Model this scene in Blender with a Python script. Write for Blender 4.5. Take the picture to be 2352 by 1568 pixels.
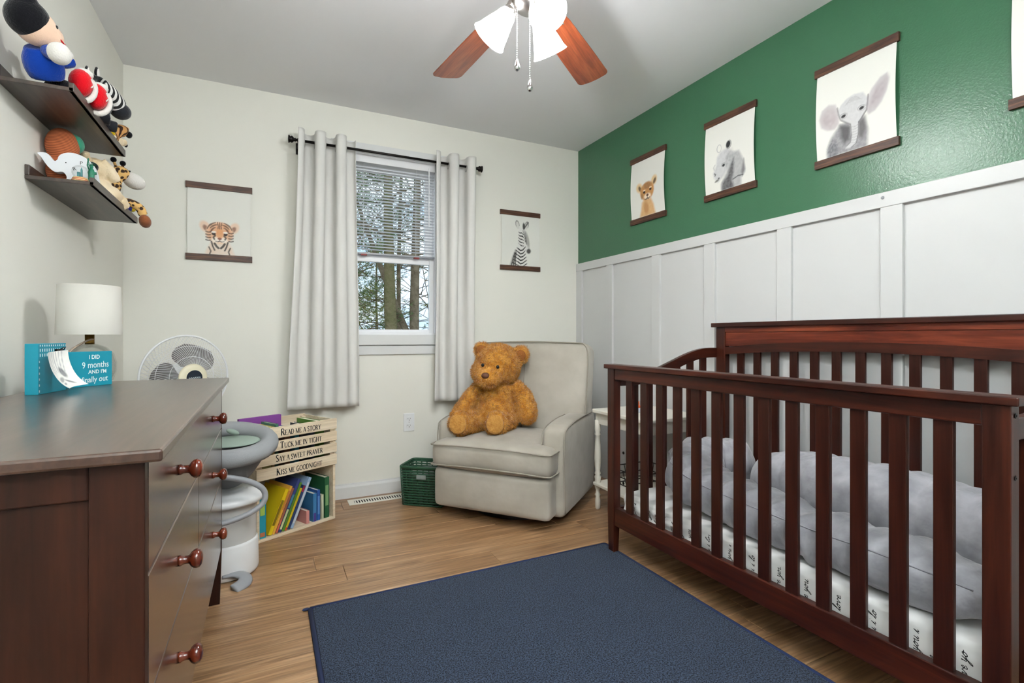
import bpy, bmesh, math, random
import numpy as np
from mathutils import Vector, Matrix, noise as mnoise

for o in list(bpy.data.objects):
    bpy.data.objects.remove(o)
scene = bpy.context.scene
COL = scene.collection
PI = math.pi
R = math.radians

# ------------------------------------------------------------------ camera
YB, XR, XL, ZC, YF = 3.273, 2.164, -0.682, 2.44, -0.55
YAW = math.atan2(562, 1154)
cd = bpy.data.cameras.new('camera')
cam = bpy.data.objects.new('camera', cd)
COL.objects.link(cam)
cam.location = (0, 0, 1.007)
cam.rotation_euler = (PI / 2, 0, -YAW)
cd.sensor_width = 36.0
cd.lens = 36.0 * 1154 / 2352
cd.shift_y = -11 / 2352
cd.clip_start = 0.02
scene.camera = cam

# ------------------------------------------------------------------ view + sky
vs = scene.view_settings
vs.view_transform = 'Standard'
vs.look = 'None'
vs.gamma = 1.0
vs.use_curve_mapping = False
vs.exposure = 0.25

def lin(c):
    return tuple(((x / 255) / 12.92 if x / 255 <= 0.04045 else ((x / 255 + 0.055) / 1.055) ** 2.4) for x in c[:3])

w = bpy.data.worlds.new('sky')
scene.world = w
w.use_nodes = True
wn, wl = w.node_tree.nodes, w.node_tree.links
bg = wn['Background']
tc = wn.new('ShaderNodeTexCoord')
mp = wn.new('ShaderNodeMapping'); mp.inputs['Scale'].default_value = (1, 1, 2.2)
nz = wn.new('ShaderNodeTexNoise'); nz.inputs['Scale'].default_value = 2.6; nz.inputs['Detail'].default_value = 6
cr = wn.new('ShaderNodeValToRGB')
cr.color_ramp.elements[0].position = 0.34; cr.color_ramp.elements[0].color = (*lin((150, 192, 240)), 1)
cr.color_ramp.elements[1].position = 0.52; cr.color_ramp.elements[1].color = (*lin((238, 243, 250)), 1)
wl.new(tc.outputs['Generated'], mp.inputs['Vector'])
wl.new(mp.outputs['Vector'], nz.inputs['Vector'])
wl.new(nz.outputs['Fac'], cr.inputs['Fac'])
wl.new(cr.outputs['Color'], bg.inputs['Color'])
bg.inputs['Strength'].default_value = 1.6

# ------------------------------------------------------------------ lamp strengths (ceiling fan bulbs)
BULB_W = 10.5
SHADE_E = 19.0
BULB_C = (0.95, 0.98, 1.0)
# the photographer's flash head, bounced off the white ceiling and wall behind the camera
fd = bpy.data.lights.new('bounce_flash', 'SPOT')
fd.energy = 620.0
fd.color = (0.87, 0.95, 1.0)
fd.spot_size = math.radians(95)
fd.spot_blend = 0.6
fd.shadow_soft_size = 0.05
fo_ = bpy.data.objects.new('bounce_flash', fd)
COL.objects.link(fo_)
fo_.location = (0.0, 0.03, 1.50)
fo_.rotation_euler = (math.radians(180 + 30), 0, math.radians(24))

# ------------------------------------------------------------------ helpers: tagging
def tag(o, label=None, cat=None, group=None, kind=None):
    if label: o['label'] = label
    if cat: o['category'] = cat
    if group: o['group'] = group
    if kind: o['kind'] = kind
    return o

def thing(name, loc=(0, 0, 0), rz=0.0, label=None, cat=None, group=None, kind=None, rot=None):
    o = bpy.data.objects.new(name, None)
    COL.objects.link(o)
    o.empty_display_size = 0.05
    o.location = loc
    o.rotation_euler = rot if rot else (0, 0, rz)
    return tag(o, label, cat, group, kind)

def copy_tree(o, parent=None):
    c = o.copy(); COL.objects.link(c); c.parent = parent
    for ch in [x for x in bpy.data.objects if x.parent == o]:
        copy_tree(ch, c)
    return c

# ------------------------------------------------------------------ helpers: mesh builder
class MB:
    def __init__(s):
        s.v = []; s.f = []; s.m = []; s.mi = 0
    def add(s, vs, fs):
        n = len(s.v)
        s.v += [tuple(v) for v in vs]
        s.f += [tuple(i + n for i in f) for f in fs]
        s.m += [s.mi] * len(fs)
        return s
    def box(s, x0, x1, y0, y1, z0, z1):
        return s.add([(x0, y0, z0), (x1, y0, z0), (x1, y1, z0), (x0, y1, z0), (x0, y0, z1), (x1, y0, z1), (x1, y1, z1), (x0, y1, z1)],
                     [(0, 3, 2, 1), (4, 5, 6, 7), (0, 1, 5, 4), (1, 2, 6, 5), (2, 3, 7, 6), (3, 0, 4, 7)])
    def beam(s, p, q, w, h, up=(0, 0, 1)):
        p, q = Vector(p), Vector(q); d = (q - p).normalized(); u = Vector(up)
        a = d.cross(u).normalized(); b = a.cross(d).normalized()
        vs = []
        for e in (p, q):
            for sa, sb in ((-1, -1), (1, -1), (1, 1), (-1, 1)):
                vs.append(e + a * sa * w / 2 + b * sb * h / 2)
        return s.add(vs, [(3, 2, 1, 0), (4, 5, 6, 7), (0, 1, 5, 4), (1, 2, 6, 5), (2, 3, 7, 6), (3, 0, 4, 7)])
    def tube(s, pts, rad, seg=10, cap=True, closed=False, ell=None):
        pts = [Vector(p) for p in pts]; n = len(pts)
        rr = rad if hasattr(rad, '__len__') else [rad] * n
        rings = []; prev = None
        for i, p in enumerate(pts):
            if closed:
                d = pts[(i + 1) % n] - pts[i - 1]
            else:
                d = pts[min(i + 1, n - 1)] - pts[max(i - 1, 0)]
            if d.length < 1e-9: d = Vector((0, 0, 1))
            d.normalize()
            if prev is None:
                a = d.orthogonal().normalized()
                if abs(d.z) < 0.95: a = d.cross(Vector((0, 0, 1))).normalized()
            else:
                a = (prev - d * prev.dot(d)).normalized()
            prev = a; b = d.cross(a)
            k = ell if ell else (1, 1)
            rings.append([p + a * math.cos(2 * PI * j / seg) * rr[i] * k[0] + b * math.sin(2 * PI * j / seg) * rr[i] * k[1] for j in range(seg)])
        vs = [q for r in rings for q in r]; fs = []
        m = n if closed else n - 1
        for i in range(m):
            i2 = (i + 1) % n
            for j in range(seg):
                k2 = (j + 1) % seg
                fs.append((i * seg + j, i * seg + k2, i2 * seg + k2, i2 * seg + j))
        if cap and not closed:
            fs.append(tuple(range(seg - 1, -1, -1)))
            fs.append(tuple((n - 1) * seg + j for j in range(seg)))
        return s.add(vs, fs)
    def lathe(s, prof, seg=24, c=(0, 0, 0), axis=None, cap=True):
        ax = Vector(axis).normalized() if axis is not None else Vector((0, 0, 1))
        q = Vector((0, 0, 1)).rotation_difference(ax); c = Vector(c)
        vs = []; fs = []
        for r, z in prof:
            for j in range(seg):
                a = 2 * PI * j / seg
                vs.append(c + q @ Vector((r * math.cos(a), r * math.sin(a), z)))
        n = len(prof)
        for i in range(n - 1):
            for j in range(seg):
                k = (j + 1) % seg
                fs.append((i * seg + j, i * seg + k, (i + 1) * seg + k, (i + 1) * seg + j))
        if cap:
            fs.append(tuple(range(seg - 1, -1, -1)))
            fs.append(tuple((n - 1) * seg + j for j in range(seg)))
        return s.add(vs, fs)
    def sphere(s, c, r, seg=16, ring=10, rot=None):
        r = r if hasattr(r, '__len__') else (r, r, r)
        c = Vector(c); vs = [(0, 0, -1)]; fs = []
        for i in range(1, ring):
            t = -PI / 2 + PI * i / ring
            for j in range(seg):
                a = 2 * PI * j / seg
                vs.append((math.cos(t) * math.cos(a), math.cos(t) * math.sin(a), math.sin(t)))
        vs.append((0, 0, 1))
        M = rot if rot is not None else Matrix.Identity(3)
        vs = [c + M @ Vector((x * r[0], y * r[1], z * r[2])) for x, y, z in vs]
        for j in range(seg):
            k = (j + 1) % seg
            fs.append((0, 1 + k, 1 + j))
            L = 1 + (ring - 2) * seg
            fs.append((L + j, L + k, len(vs) - 1))
        for i in range(ring - 2):
            for j in range(seg):
                k = (j + 1) % seg
                fs.append((1 + i * seg + j, 1 + i * seg + k, 1 + (i + 1) * seg + k, 1 + (i + 1) * seg + j))
        return s.add(vs, fs)
    def prism(s, outline, fn0, fn1):
        """outline: 2-D points; fn0/fn1 map (a,b) to the two end faces"""
        n = len(outline)
        vs = [fn0(*p) for p in outline] + [fn1(*p) for p in outline]
        fs = [tuple(range(n - 1, -1, -1)), tuple(range(n, 2 * n))]
        for i in range(n):
            k = (i + 1) % n
            fs.append((i, k, n + k, n + i))
        return s.add(vs, fs)
    def grid(s, fn, nu, nv, closeu=False, closev=False):
        vs = [fn(i / (nu if closeu else nu - 1), j / (nv if closev else nv - 1)) for j in range(nv) for i in range(nu)]
        fs = []
        for j in range(nv if closev else nv - 1):
            for i in range(nu if closeu else nu - 1):
                i2 = (i + 1) % nu; j2 = (j + 1) % nv
                fs.append((j * nu + i, j * nu + i2, j2 * nu + i2, j2 * nu + i))
        return s.add(vs, fs)
    def ribbon(s, pts, width, fn, lift=0.0):
        """flat pen stroke through 2-D pts, mapped by fn(a,b)->3-D"""
        n = len(pts); L = []; Rr = []
        for i in range(n):
            a = pts[max(i - 1, 0)]; b = pts[min(i + 1, n - 1)]
            dx, dy = b[0] - a[0], b[1] - a[1]; d = math.hypot(dx, dy) or 1
            nx, ny = -dy / d, dx / d
            wd = (width[i] if hasattr(width, '__len__') else width) / 2
            L.append((pts[i][0] + nx * wd, pts[i][1] + ny * wd)); Rr.append((pts[i][0] - nx * wd, pts[i][1] - ny * wd))
        vs = [fn(*p) for p in L] + [fn(*p) for p in Rr]
        return s.add(vs, [(i, n + i, n + i + 1, i + 1) for i in range(n - 1)])
    def build(s, name, mat, parent=None, smooth=False, bevel=0, bseg=2, sub=0, world=False, solid=0, autos=None):
        me = bpy.data.meshes.new(name)
        vs = s.v
        if world and parent is not None:
            inv = Matrix.LocRotScale(parent.location, parent.rotation_euler, parent.scale).inverted()
            vs = [inv @ Vector(v) for v in vs]
        me.from_pydata([tuple(v) for v in vs], [], s.f)
        mats = mat if isinstance(mat, (list, tuple)) else [mat]
        for m in mats: me.materials.append(m)
        if len(mats) > 1: me.polygons.foreach_set('material_index', s.m)
        if smooth: me.polygons.foreach_set('use_smooth', [True] * len(me.polygons))
        me.update()
        bm = bmesh.new(); bm.from_mesh(me); bmesh.ops.recalc_face_normals(bm, faces=bm.faces); bm.to_mesh(me); bm.free()
        o = bpy.data.objects.new(name, me); COL.objects.link(o)
        if parent is not None: o.parent = parent
        if solid:
            md = o.modifiers.new('solid', 'SOLIDIFY'); md.thickness = solid; md.offset = 0
        if bevel:
            md = o.modifiers.new('bevel', 'BEVEL'); md.width = bevel; md.segments = bseg; md.limit_method = 'ANGLE'; md.angle_limit = R(40)
        if sub:
            md = o.modifiers.new('sub', 'SUBSURF'); md.levels = sub; md.render_levels = sub
        if autos is not None:
            me.polygons.foreach_set('use_smooth', [True] * len(me.polygons))
            try: me.set_sharp_from_angle(angle=R(autos))
            except Exception: pass
        return o

def cr_spline(pts, n=8, closed=False):
    P = [Vector(p) for p in pts]; out = []
    m = len(P)
    rng = range(m) if closed else range(m - 1)
    for i in rng:
        p0 = P[i - 1] if (i > 0 or closed) else P[0] * 2 - P[1]
        p1, p2 = P[i], P[(i + 1) % m]
        p3 = P[(i + 2) % m] if (i + 2 < m or closed) else P[-1] * 2 - P[-2]
        for k in range(n):
            t = k / n
            out.append(0.5 * ((2 * p1) + (p2 - p0) * t + (2 * p0 - 5 * p1 + 4 * p2 - p3) * t * t + (3 * p1 - p0 - 3 * p2 + p3) * t ** 3))
    if not closed: out.append(P[-1])
    return out

def rrect(x0, x1, y0, y1, r, n=5):
    pts = []
    for cx, cy, a0 in ((x1 - r, y0 + r, -90), (x1 - r, y1 - r, 0), (x0 + r, y1 - r, 90), (x0 + r, y0 + r, 180)):
        for i in range(n + 1):
            a = R(a0 + 90 * i / n); pts.append((cx + r * math.cos(a), cy + r * math.sin(a)))
    return pts

# ------------------------------------------------------------------ helpers: materials
def nd(nt, t, **kw):
    n = nt.nodes.new(t)
    for k, v in kw.items():
        if k in n.inputs: n.inputs[k].default_value = v
        else: setattr(n, k, v)
    return n

def mat(name, col, rough=0.5, metal=0.0, spec=0.5, bump=None, var=None, sheen=0.0, coat=0.0, coat_r=0.1, emit=None, trans=0.0, ior=1.45, alpha=1.0, sss=0.0, translucent=0.0):
    """bump=(scale,strength,dist) ; var=(scale, colour2, contrast)"""
    m = bpy.data.materials.new(name); m.use_nodes = True
    nt = m.node_tree; b = nt.nodes['Principled BSDF']
    c = (*lin(col), 1)
    b.inputs['Base Color'].default_value = c
    b.inputs['Roughness'].default_value = rough
    b.inputs['Metallic'].default_value = metal
    b.inputs['Specular IOR Level'].default_value = spec
    b.inputs['IOR'].default_value = ior
    b.inputs['Transmission Weight'].default_value = trans
    b.inputs['Alpha'].default_value = alpha
    if sheen:
        b.inputs['Sheen Weight'].default_value = sheen; b.inputs['Sheen Roughness'].default_value = 0.4
    if coat:
        b.inputs['Coat Weight'].default_value = coat; b.inputs['Coat Roughness'].default_value = coat_r
    if sss:
        b.inputs['Subsurface Weight'].default_value = sss; b.inputs['Subsurface Radius'].default_value = (.02, .015, .01)
    if emit:
        b.inputs['Emission Color'].default_value = (*lin(emit[0]), 1); b.inputs['Emission Strength'].default_value = emit[1]
    tcn = nt.nodes.new('ShaderNodeTexCoord')
    if var:
        n = nd(nt, 'ShaderNodeTexNoise', Scale=var[0], Detail=4.0)
        nt.links.new(tcn.outputs['Object'], n.inputs['Vector'])
        r = nt.nodes.new('ShaderNodeValToRGB')
        k = var[2] if len(var) > 2 else 0.2
        r.color_ramp.elements[0].position = 0.5 - k; r.color_ramp.elements[0].color = c
        r.color_ramp.elements[1].position = 0.5 + k; r.color_ramp.elements[1].color = (*lin(var[1]), 1)
        nt.links.new(n.outputs['Fac'], r.inputs['Fac']); nt.links.new(r.outputs['Color'], b.inputs['Base Color'])
    if bump:
        n = nd(nt, 'ShaderNodeTexNoise', Scale=bump[0], Detail=3.0)
        nt.links.new(tcn.outputs['Object'], n.inputs['Vector'])
        bp = nd(nt, 'ShaderNodeBump', Strength=bump[1], Distance=bump[2])
        nt.links.new(n.outputs['Fac'], bp.inputs['Height']); nt.links.new(bp.outputs['Normal'], b.inputs['Normal'])
    if translucent:
        tr = nt.nodes.new('ShaderNodeBsdfTranslucent'); tr.inputs['Color'].default_value = c
        mx = nt.nodes.new('ShaderNodeMixShader'); mx.inputs[0].default_value = translucent
        out = nt.nodes['Material Output']
        nt.links.new(b.outputs[0], mx.inputs[1]); nt.links.new(tr.outputs[0], mx.inputs[2]); nt.links.new(mx.outputs[0], out.inputs['Surface'])
    return m

def wood(name, c0, c1, c2, axis=0, rough=0.35, scale=1.0, coat=0.0, coat_r=0.15, bump=0.05, rand=0.0, knots=False, contrast=1.0, pore=0.25):
    """grain runs along local axis (0,1,2)"""
    m = bpy.data.materials.new(name); m.use_nodes = True
    nt = m.node_tree; b = nt.nodes['Principled BSDF']
    b.inputs['Roughness'].default_value = rough
    if coat:
        b.inputs['Coat Weight'].default_value = coat; b.inputs['Coat Roughness'].default_value = coat_r
    tcn = nt.nodes.new('ShaderNodeTexCoord')
    mpn = nt.nodes.new('ShaderNodeMapping')
    sc = [9.0 * scale] * 3; sc[axis] = 0.8 * scale
    mpn.inputs['Scale'].default_value = sc
    oi = nt.nodes.new('ShaderNodeObjectInfo')
    if rand:
        mu = nd(nt, 'ShaderNodeMath', operation='MULTIPLY'); mu.inputs[1].default_value = 37.0
        cmb = nt.nodes.new('ShaderNodeCombineXYZ')
        nt.links.new(oi.outputs['Random'], mu.inputs[0])
        for i in range(3): nt.links.new(mu.outputs[0], cmb.inputs[i])
        nt.links.new(cmb.outputs[0], mpn.inputs['Location'])
    nt.links.new(tcn.outputs['Object'], mpn.inputs['Vector'])
    n1 = nd(nt, 'ShaderNodeTexNoise', Scale=2.2, Detail=5.0, Roughness=0.6, Distortion=1.2)
    nt.links.new(mpn.outputs[0], n1.inputs['Vector'])
    r = nt.nodes.new('ShaderNodeValToRGB')
    e = r.color_ramp.elements
    k = 0.2 / contrast
    e[0].position = 0.5 - k; e[0].color = (*lin(c0), 1); e[1].position = 0.5 + k; e[1].color = (*lin(c2), 1)
    em = e.new(0.5); em.color = (*lin(c1), 1)
    nt.links.new(n1.outputs['Fac'], r.inputs['Fac'])
    last = r.outputs['Color']
    # fine pores
    mp2 = nt.nodes.new('ShaderNodeMapping'); s2 = [120.0 * scale] * 3; s2[axis] = 4.0 * scale; mp2.inputs['Scale'].default_value = s2
    nt.links.new(tcn.outputs['Object'], mp2.inputs['Vector'])
    n2 = nd(nt, 'ShaderNodeTexNoise', Scale=1.0, Detail=2.0)
    nt.links.new(mp2.outputs[0], n2.inputs['Vector'])
    mix = nd(nt, 'ShaderNodeMix', data_type='RGBA', blend_type='MULTIPLY'); mix.inputs[0].default_value = pore
    rr = nt.nodes.new('ShaderNodeValToRGB'); rr.color_ramp.elements[0].position = 0.35; rr.color_ramp.elements[1].position = 0.6
    nt.links.new(n2.outputs['Fac'], rr.inputs['Fac'])
    nt.links.new(last, mix.inputs[6]); nt.links.new(rr.outputs['Color'], mix.inputs[7])
    last = mix.outputs[2]
    if rand:
        hsv = nt.nodes.new('ShaderNodeHueSaturation')
        mr = nd(nt, 'ShaderNodeMapRange'); mr.inputs[3].default_value = 1 - rand; mr.inputs[4].default_value = 1 + rand
        nt.links.new(oi.outputs['Random'], mr.inputs[0]); nt.links.new(mr.outputs[0], hsv.inputs['Value'])
        nt.links.new(last, hsv.inputs['Color']); last = hsv.outputs['Color']
    if knots:
        mp3 = nt.nodes.new('ShaderNodeMapping'); s3 = [7.0] * 3; s3[axis] = 2.4; mp3.inputs['Scale'].default_value = s3
        if rand: nt.links.new(cmb.outputs[0], mp3.inputs['Location'])
        nt.links.new(tcn.outputs['Object'], mp3.inputs['Vector'])
        vo = nd(nt, 'ShaderNodeTexVoronoi', Scale=1.0)
        nt.links.new(mp3.outputs[0], vo.inputs['Vector'])
        r3 = nt.nodes.new('ShaderNodeValToRGB'); r3.color_ramp.elements[0].position = 0.03; r3.color_ramp.elements[0].color = (.42, .36, .33, 1)
        r3.color_ramp.elements[1].position = 0.2; r3.color_ramp.elements[1].color = (1, 1, 1, 1)
        nt.links.new(vo.outputs['Distance'], r3.inputs['Fac'])
        mk = nd(nt, 'ShaderNodeMix', data_type='RGBA', blend_type='MULTIPLY'); mk.inputs[0].default_value = 0.75
        nt.links.new(last, mk.inputs[6]); nt.links.new(r3.outputs['Color'], mk.inputs[7]); last = mk.outputs[2]
    nt.links.new(last, b.inputs['Base Color'])
    if bump:
        bp = nd(nt, 'ShaderNodeBump', Strength=bump, Distance=0.002)
        nt.links.new(n2.outputs['Fac'], bp.inputs['Height']); nt.links.new(bp.outputs['Normal'], b.inputs['Normal'])
    return m

def vcol_mat(name, rough=0.6, bump=None, sheen=0):
    m = bpy.data.materials.new(name); m.use_nodes = True
    nt = m.node_tree; b = nt.nodes['Principled BSDF']
    b.inputs['Roughness'].default_value = rough
    a = nt.nodes.new('ShaderNodeVertexColor'); a.layer_name = 'print'
    nt.links.new(a.outputs['Color'], b.inputs['Base Color'])
    return m

def set_vcol(o, cols):
    me = o.data
    at = me.color_attributes.new('print', 'FLOAT_COLOR', 'POINT')
    arr = np.ones((len(me.vertices), 4), dtype=np.float32); arr[:, :3] = cols
    at.data.foreach_set('color', arr.ravel())

M = {}
M['wall'] = mat('wall_paint', (233, 231, 222), 0.55, spec=0.3, bump=(260, 0.05, 0.001))
M['wall_left'] = M['wall']
M['ceiling'] = mat('ceiling_paint', (238, 238, 239), 0.9, spec=0.1, bump=(180, 0.08, 0.001))
M['green'] = mat('green_paint', (58, 104, 75), 0.29, spec=0.6, bump=(150, 0.45, 0.0016))
M['trim'] = mat('white_trim_paint', (218, 218, 217), 0.35, spec=0.4, bump=(30, 0.03, 0.001))
M['wains'] = mat('white_wainscot_paint', (206, 206, 205), 0.35, spec=0.4, bump=(30, 0.03, 0.001))
M['slat'] = mat('white_blind_slat', (240, 240, 241), 0.4, translucent=0.3)
M['vinyl'] = mat('white_vinyl', (236, 236, 238), 0.35)
M['floor'] = wood('oak_laminate', (126, 92, 62), (162, 124, 88), (192, 156, 118), 0, rough=0.32, rand=0.10, knots=True, bump=0.04, contrast=0.85, pore=0.35)
M['subfloor'] = mat('subfloor', (150, 110, 74), 0.7)
M['rug'] = mat('navy_carpet', (15, 21, 33), 0.95, spec=0.1, bump=(420, 0.9, 0.004), var=(230, (60, 73, 95), 0.10), sheen=0.1)
M['rug_edge'] = mat('navy_binding', (24, 40, 78), 0.8, bump=(300, 0.5, 0.002))
M['crib'] = wood('mahogany_crib', (36, 12, 6), (54, 21, 12), (74, 32, 19), 2, rough=0.36, coat=0.12, coat_r=0.25, bump=0.03)
M['crib_lit'] = wood('mahogany_crib_lit', (66, 20, 9), (102, 40, 22), (136, 62, 37), 1, rough=0.36, coat=0.15, coat_r=0.22, bump=0.03)  # lighter copy of the crib wood: headboard panel's lit tone put into the colour
M['crib_x'] = wood('mahogany_crib_cross', (36, 12, 6), (54, 21, 12), (74, 32, 19), 0, rough=0.36, coat=0.12, coat_r=0.25, bump=0.03)
M['crib_r'] = wood('mahogany_crib_rail', (34, 11, 6), (58, 22, 12), (82, 35, 20), 1, rough=0.36, coat=0.15, coat_r=0.22, bump=0.03)
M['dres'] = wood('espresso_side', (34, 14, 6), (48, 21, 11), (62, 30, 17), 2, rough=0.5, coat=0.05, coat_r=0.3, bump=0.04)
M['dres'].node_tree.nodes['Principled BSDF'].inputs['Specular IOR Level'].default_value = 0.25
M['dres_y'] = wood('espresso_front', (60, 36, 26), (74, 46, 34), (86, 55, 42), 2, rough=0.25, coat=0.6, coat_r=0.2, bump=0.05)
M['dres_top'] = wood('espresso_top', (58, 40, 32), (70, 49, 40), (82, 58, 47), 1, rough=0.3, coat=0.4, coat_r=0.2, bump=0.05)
for _k in ('crib', 'crib_lit', 'crib_x', 'crib_r'):
    M[_k].node_tree.nodes['Principled BSDF'].inputs['Specular IOR Level'].default_value = 0.3
M['knob'] = wood('cherry_knob', (70, 22, 10), (104, 40, 22), (130, 58, 34), 2, rough=0.2, coat=0.6, coat_r=0.08, bump=0)
M['shelf'] = wood('walnut_shelf', (38, 28, 23), (56, 43, 36), (78, 62, 53), 1, rough=0.4, coat=0.2, coat_r=0.25)
M['blade'] = wood('cherry_blade', (112, 48, 22), (142, 66, 32), (166, 86, 46), 0, rough=0.3, coat=0.4, coat_r=0.2, scale=1.4)
M['bar'] = wood('walnut_bar', (48, 26, 16), (78, 46, 30), (108, 70, 46), 0, rough=0.5, scale=2.5, contrast=1.2)
M['pine'] = wood('pale_pine', (214, 192, 160), (230, 212, 184), (240, 226, 202), 0, rough=0.55, scale=1.2, pore=0.12)
M['nickel'] = mat('brushed_nickel', (172, 168, 164), 0.28, metal=1.0)
M['chrome'] = mat('chrome', (205, 205, 205), 0.1, metal=1.0)
M['bronze'] = mat('dark_bronze', (34, 30, 29), 0.38, metal=0.8)
M['brass'] = mat('aged_brass', (128, 100, 48), 0.3, metal=1.0)
M['black'] = mat('black_plastic', (16, 16, 18), 0.35)
M['whitep'] = mat('white_plastic', (236, 237, 238), 0.3, sss=0.0)
M['curtain'] = mat('white_curtain', (232, 230, 226), 0.85, spec=0.1, bump=(500, 0.15, 0.001), sheen=0.1, translucent=0.12)
M['chair'] = mat('grey_microsuede', (160, 153, 141), 0.85, spec=0.15, sheen=0.3, var=(4.0, (182, 176, 165), 0.18), bump=(7, 0.25, 0.03))
M['piping'] = mat('grey_piping', (150, 143, 131), 0.85)
M['bear'] = mat('golden_plush', (180, 114, 34), 0.95, spec=0.05, sheen=0.5, var=(26, (216, 156, 70), 0.16), bump=(130, 1.0, 0.008))
M['velvet'] = mat('grey_velvet', (142, 142, 148), 0.85, spec=0.1, sheen=0.6, var=(14, (178, 178, 184), 0.2), bump=(20, 0.5, 0.015))
M['sheet'] = mat('white_sheet', (234, 234, 232), 0.85, spec=0.1, bump=(60, 0.1, 0.003))
M['ink'] = mat('black_ink', (22, 22, 24), 0.8)
M['paper'] = vcol_mat('printed_paper', 0.65)
M['whitepaint'] = mat('cream_paint', (236, 232, 220), 0.4)
M['teal'] = mat('teal_board', (18, 138, 160), 0.45)
M['whiteink'] = mat('white_lettering', (232, 240, 240), 0.6)
M['basket'] = mat('green_plastic', (34, 74, 52), 0.45)
M['linen'] = mat('ivory_linen', (214, 211, 203), 0.85, bump=(600, 0.3, 0.001), translucent=0.15)
M['greyp'] = mat('grey_plastic', (150, 152, 156), 0.35)
M['greyfab'] = mat('grey_fabric', (150, 152, 154), 0.9, bump=(300, 0.4, 0.002))
M['sage'] = mat('sage_fabric', (150, 166, 154), 0.9)
M['dark'] = mat('shade_black', (14, 13, 12), 0.9)  # near-black that paints shade into the floor duct and drawer gaps

def glass_mat(name, tint=(245, 250, 250), fac=0.08, rough=0.02, cap=0.6):
    m = bpy.data.materials.new(name); m.use_nodes = True
    nt = m.node_tree; nt.nodes.remove(nt.nodes['Principled BSDF'])
    t = nt.nodes.new('ShaderNodeBsdfTransparent'); t.inputs[0].default_value = (*lin(tint), 1)
    g = nt.nodes.new('ShaderNodeBsdfGlossy'); g.inputs['Roughness'].default_value = rough
    fr = nt.nodes.new('ShaderNodeLayerWeight'); fr.inputs['Blend'].default_value = fac
    mx = nt.nodes.new('ShaderNodeMixShader')
    lim = nd(nt, 'ShaderNodeMath', operation='MULTIPLY'); lim.inputs[1].default_value = cap
    nt.links.new(fr.outputs['Fresnel'], lim.inputs[0]); nt.links.new(lim.outputs[0], mx.inputs[0]); nt.links.new(t.outputs[0], mx.inputs[1]); nt.links.new(g.outputs[0], mx.inputs[2])
    nt.links.new(mx.outputs[0], nt.nodes['Material Output'].inputs['Surface'])
    return m
M['pane'] = glass_mat('window_glass', fac=0.06)
M['glass'] = glass_mat('clear_glass', (250, 251, 250), 0.2, cap=0.3)
# ================================================================== ROOM SHELL
TH = 0.12
WX0, WX1, WZ0, WZ1 = 0.41, 1.03, 1.02, 2.17
def structure(o): o['kind'] = 'structure'; return o

fl = MB().box(XL - TH, XR + TH, YF - TH, YB + TH, -0.10, -0.012).build('floor', M['subfloor']); structure(fl)
random.seed(4)
PW = 0.147
y = 1.729 - PW * 16
row = 0
while y < YB - 0.005:
    x = XL - random.uniform(0.05, 1.0)
    if row == 16: x = -0.95
    while x < XR:
        x1 = x + 1.215
        a, b = max(x, XL + 0.003), min(x1, XR - 0.003)
        ya, yb = max(y, YF + 0.004), min(y + PW, YB - 0.004)
        if b - a > 0.03 and yb - ya > 0.02:
            g = 0.0007
            p = MB()
            hx, hy, c = (b - a) / 2 - g, (yb - ya) / 2 - g, 0.0016
            p.add([(-hx, -hy, -0.012), (hx, -hy, -0.012), (hx, hy, -0.012), (-hx, hy, -0.012),
                   (-hx, -hy, -c * .7), (hx, -hy, -c * .7), (hx, hy, -c * .7), (-hx, hy, -c * .7),
                   (-hx + c, -hy + c, 0), (hx - c, -hy + c, 0), (hx - c, hy - c, 0), (-hx + c, hy - c, 0)],
                  [(0, 3, 2, 1), (0, 1, 5, 4), (1, 2, 6, 5), (2, 3, 7, 6), (3, 0, 4, 7), (4, 5, 9, 8), (5, 6, 10, 9), (6, 7, 11, 10), (7, 4, 8, 11), (8, 9, 10, 11)])
            o = p.build('plank', M['floor'], fl)
            o.location = ((a + b) / 2, (ya + yb) / 2, 0)
        x = x1
    y += PW; row += 1

ce = MB().box(XL - TH, XR + TH, YF - TH, YB + TH, ZC, ZC + 0.1).build('ceiling', M['ceiling']); structure(ce)
wb = MB()
wb.box(XL - TH, WX0, YB, YB + TH, -0.1, ZC).box(WX1, XR + TH, YB, YB + TH, -0.1, ZC)
wb.box(WX0, WX1, YB, YB + TH, -0.1, WZ0).box(WX0, WX1, YB, YB + TH, WZ1, ZC)
wb = wb.build('wall_back', M['wall']); structure(wb)
structure(MB().box(XL - TH, XL, YF - TH, YB, -0.1, ZC).build('wall_left', M['wall']))
wr = structure(MB().box(XR, XR + TH, YF - TH, YB, -0.1, ZC).build('wall_right', M['green']))
structure(MB().box(XL, XR, YF - TH, YF, -0.1, ZC).build('wall_front', M['wall']))
# closed white door behind the photographer
dr = structure(thing('door_1', (0.65, YF, 0)))
MB().box(-0.38, 0.38, 0.004, 0.028, 0.01, 2.03).build('door_leaf', M['trim'], dr, bevel=0.003)
for s in (-1, 1):
    MB().box(s * 0.42 - 0.035, s * 0.42 + 0.035, 0.0, 0.018, 0.0, 2.1).build('door_casing', M['trim'], dr, bevel=0.003)
MB().box(-0.455, 0.455, 0.0, 0.018, 2.1, 2.17).build('door_casing', M['trim'], dr, bevel=0.003)
MB().lathe([(0.012, 0), (0.012, 0.03), (0.027, 0.045), (0.03, 0.06), (0.02, 0.072), (0, 0.075)], 16, (-0.32, 0.028, 0.95), (0, 1, 0)).build('door_knob', M['nickel'], dr, smooth=True)

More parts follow.
